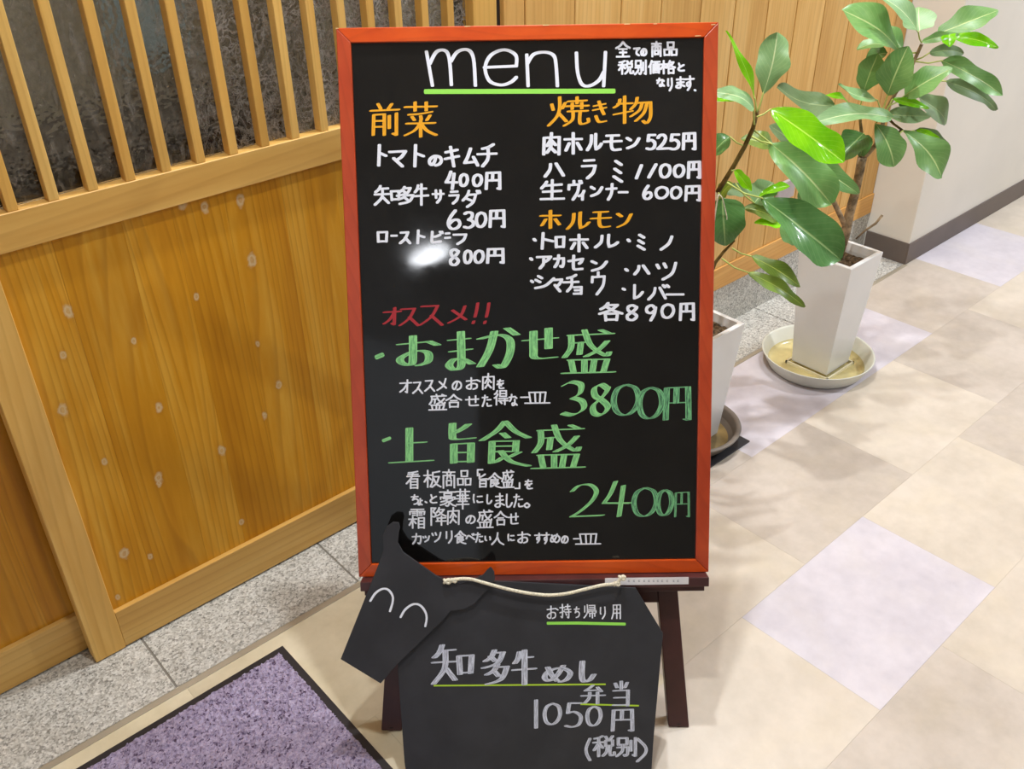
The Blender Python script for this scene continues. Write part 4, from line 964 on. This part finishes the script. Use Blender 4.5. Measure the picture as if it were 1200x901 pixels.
a('k', (1040, 134), (1091, 136), 17, 2.24, 0, .4, bend=.07)
a('b', (1046, 116), (1089, 127), 8, 2.22, -.01, .5, bend=.1, node=(1038, 130))
a('d', (1062, 112), (1061, 131), 15, 2.27, 0, .2, bend=.03, shape=.5)
a('k', (1076, 114), (1109, 145), 22, 2.27, .02, .2, bend=.16, shape=.6)
a('g', (1026, 145), (1048, 195), 35, 2.18, -.03, .05, bend=.10, shape=.9, node=(1030, 140))
a('d', (1012, 156), (976, 192), 33, 2.22, -.03, .1, bend=.08, node=(1012, 165), shape=.5)
a('d', (1018, 158), (1008, 185), 20, 2.26, 0, .3, bend=.06)
a('g', (1058, 153), (1104, 208), 35, 2.20, -.03, .1, bend=.08, shape=1.0, node=(1052, 158), wave=.035)
a('k', (1071, 153), (1112, 183), 19, 2.24, 0, .3, bend=.12, node=(1060, 154))
a('b', (1074, 152), (1103, 166), 7, 2.235, -.01, .5, bend=.14)
a('k', (941, 176), (902, 147), 26, 2.26, 0, .2, bend=.05, node=(943, 182))
a('d', (941, 187), (979, 204), 24, 2.25, -.02, .3, bend=.12, node=(943, 182), shape=.6)
# plant 2
st2 = path([(851, 340), (846, 300), (838, 260), (841, 225), (859, 196), (873, 171), (882.5, 150), (887.5, 130)], [1.95, 1.94, 1.94, 1.93, 1.925, 1.92, 1.92, 1.92])
branch(plant2, 'trunk', [Vector((C2[0], C2[1], Z2-.03)), st2[1]+Vector((-.05, 0, -.06)), st2[2]+Vector((-.03, 0, 0)), st2[3]], [.010, .009, .0075, .006], M_bark, 12)
branch(plant2, 'branch', st2[3:], [.0055, .0052, .005, .0046, .0042], M_twig)
branch(plant2, 'branch', [st2[1]+Vector((-.05, 0, -.06))]+path([(838, 308), (848, 295), (861, 282)], [1.93, 1.92, 1.91]), [.006, .004, .0035, .002], M_twig)
a = lambda *x, **k: leaf(plant2, *x, **k)
a('b', (885, 116), (850, 36), 11, 1.91, -.02, .5, bend=.04, node=(887, 131), fold=.1)
a('p', (894, 111), (911, 38), 39, 1.93, .02, .05, bend=.06, shape=.98, node=(888, 131), wave=.05, fold=.15, pw=.0022, label='upright pale leaf with a wavy edge')
a('p', (883, 127), (833, 108), 20, 1.90, -.02, .3, bend=.18, node=(884, 146), fold=.1)
a('b', (880, 122), (836, 118), 12, 1.905, -.01, .4, bend=.12)
a('b', (903, 128), (989, 190), 40, 1.84, -.07, .15, bend=.07, shape=.78, node=(887, 137), fold=.2, wave=.01, label='large glossy yellow-green young leaf')
a('g', (903, 168), (974, 239), 52, 1.88, -.03, .1, bend=.08, shape=.8, node=(881, 160), fold=.3, wave=.05, pw=.002)
a('g', (925, 176), (1006, 227), 26, 1.92, -.02, .3, bend=.10, shape=.55, fold=.35, node=(883, 152))
a('g', (893, 232), (985, 304), 54, 1.82, -.04, .05, bend=.09, shape=.9, node=(852, 214), fold=.3, label='largest dark glossy leaf, drooping over the white pot') .data.materials.__setitem__(0, LEAF['d'])
a('d', (846, 232), (850, 288), 52, 1.86, -.02, .1, bend=.10, shape=.5, node=(842, 226), fold=.25)
a('o', (912, 258), (872, 243), 20, 1.93, .02, .3, bend=.08)
a('b', (919, 264), (884, 261), 13, 1.925, 0, .4, bend=.08)
a('g', (915, 263), (932, 287), 20, 1.91, -.01, .2, bend=.08, shape=.6)
a('p', (884, 238), (906, 214), 34, 1.95, .02, .2, bend=.10, node=(862, 215), shape=.55)
a('b', (861, 199), (881, 224), 12, 1.90, -.02, .3, bend=.10, node=(857, 200))
a('d', (855, 160), (834, 182), 24, 1.92, 0, .2, bend=.12, node=(872, 171))
a('o', (906, 173), (868, 163), 24, 1.96, .02, .4, bend=.08)
a('o', (858, 214), (842, 236), 16, 1.95, .02, .4, bend=.08)
a('b', (926, 218), (890, 230), 12, 1.95, 0, .4, bend=.10)
a('g', (941, 218), (942, 246), 14, 1.98, .02, .3, bend=.08)
a('o', (880, 300), (938, 336), 18, 1.87, -.03, .3, bend=.14, node=(858, 291), fold=.2, shape=.66, label='narrow olive leaf hanging low, upper of two')
a('o', (876, 319), (943, 360), 15, 1.84, -.03, .3, bend=.12, node=(846, 303), fold=.2, shape=.6, label='narrow olive leaf hanging low, lower of two')
a('k', (846, 222), (880, 228), 14, 1.97, 0, .4, bend=.06)
q = MB(); pth = cr([(842, 228), (846, 231), (849.5, 244), (852, 258), (849, 274)], 4); q.tube([at(x, y, 1.84) for x, y in pth], .0012, 5)
pth = cr([(842, 228), (839, 245), (837, 262), (838, 272), (846, 280)], 4); q.tube([at(x, y, 1.84) for x, y in pth], .0016, 5)
q.build('plant_tie', M_rope, plant2, smooth=True)

# small grey box on the timber wall, seen between the leaves
A = on_y(913, 216, 1.4435); B = on_y(927, 226, 1.4435)
q = MB(); q.box((A.x, 1.440, B.z-.012), (B.x+.012, 1.4512, A.z)); o = q.build('wall_box', M_outlet, bevel=.002); tag(o, 'small pale grey box fixed to the timber wall behind the leaves', 'box')
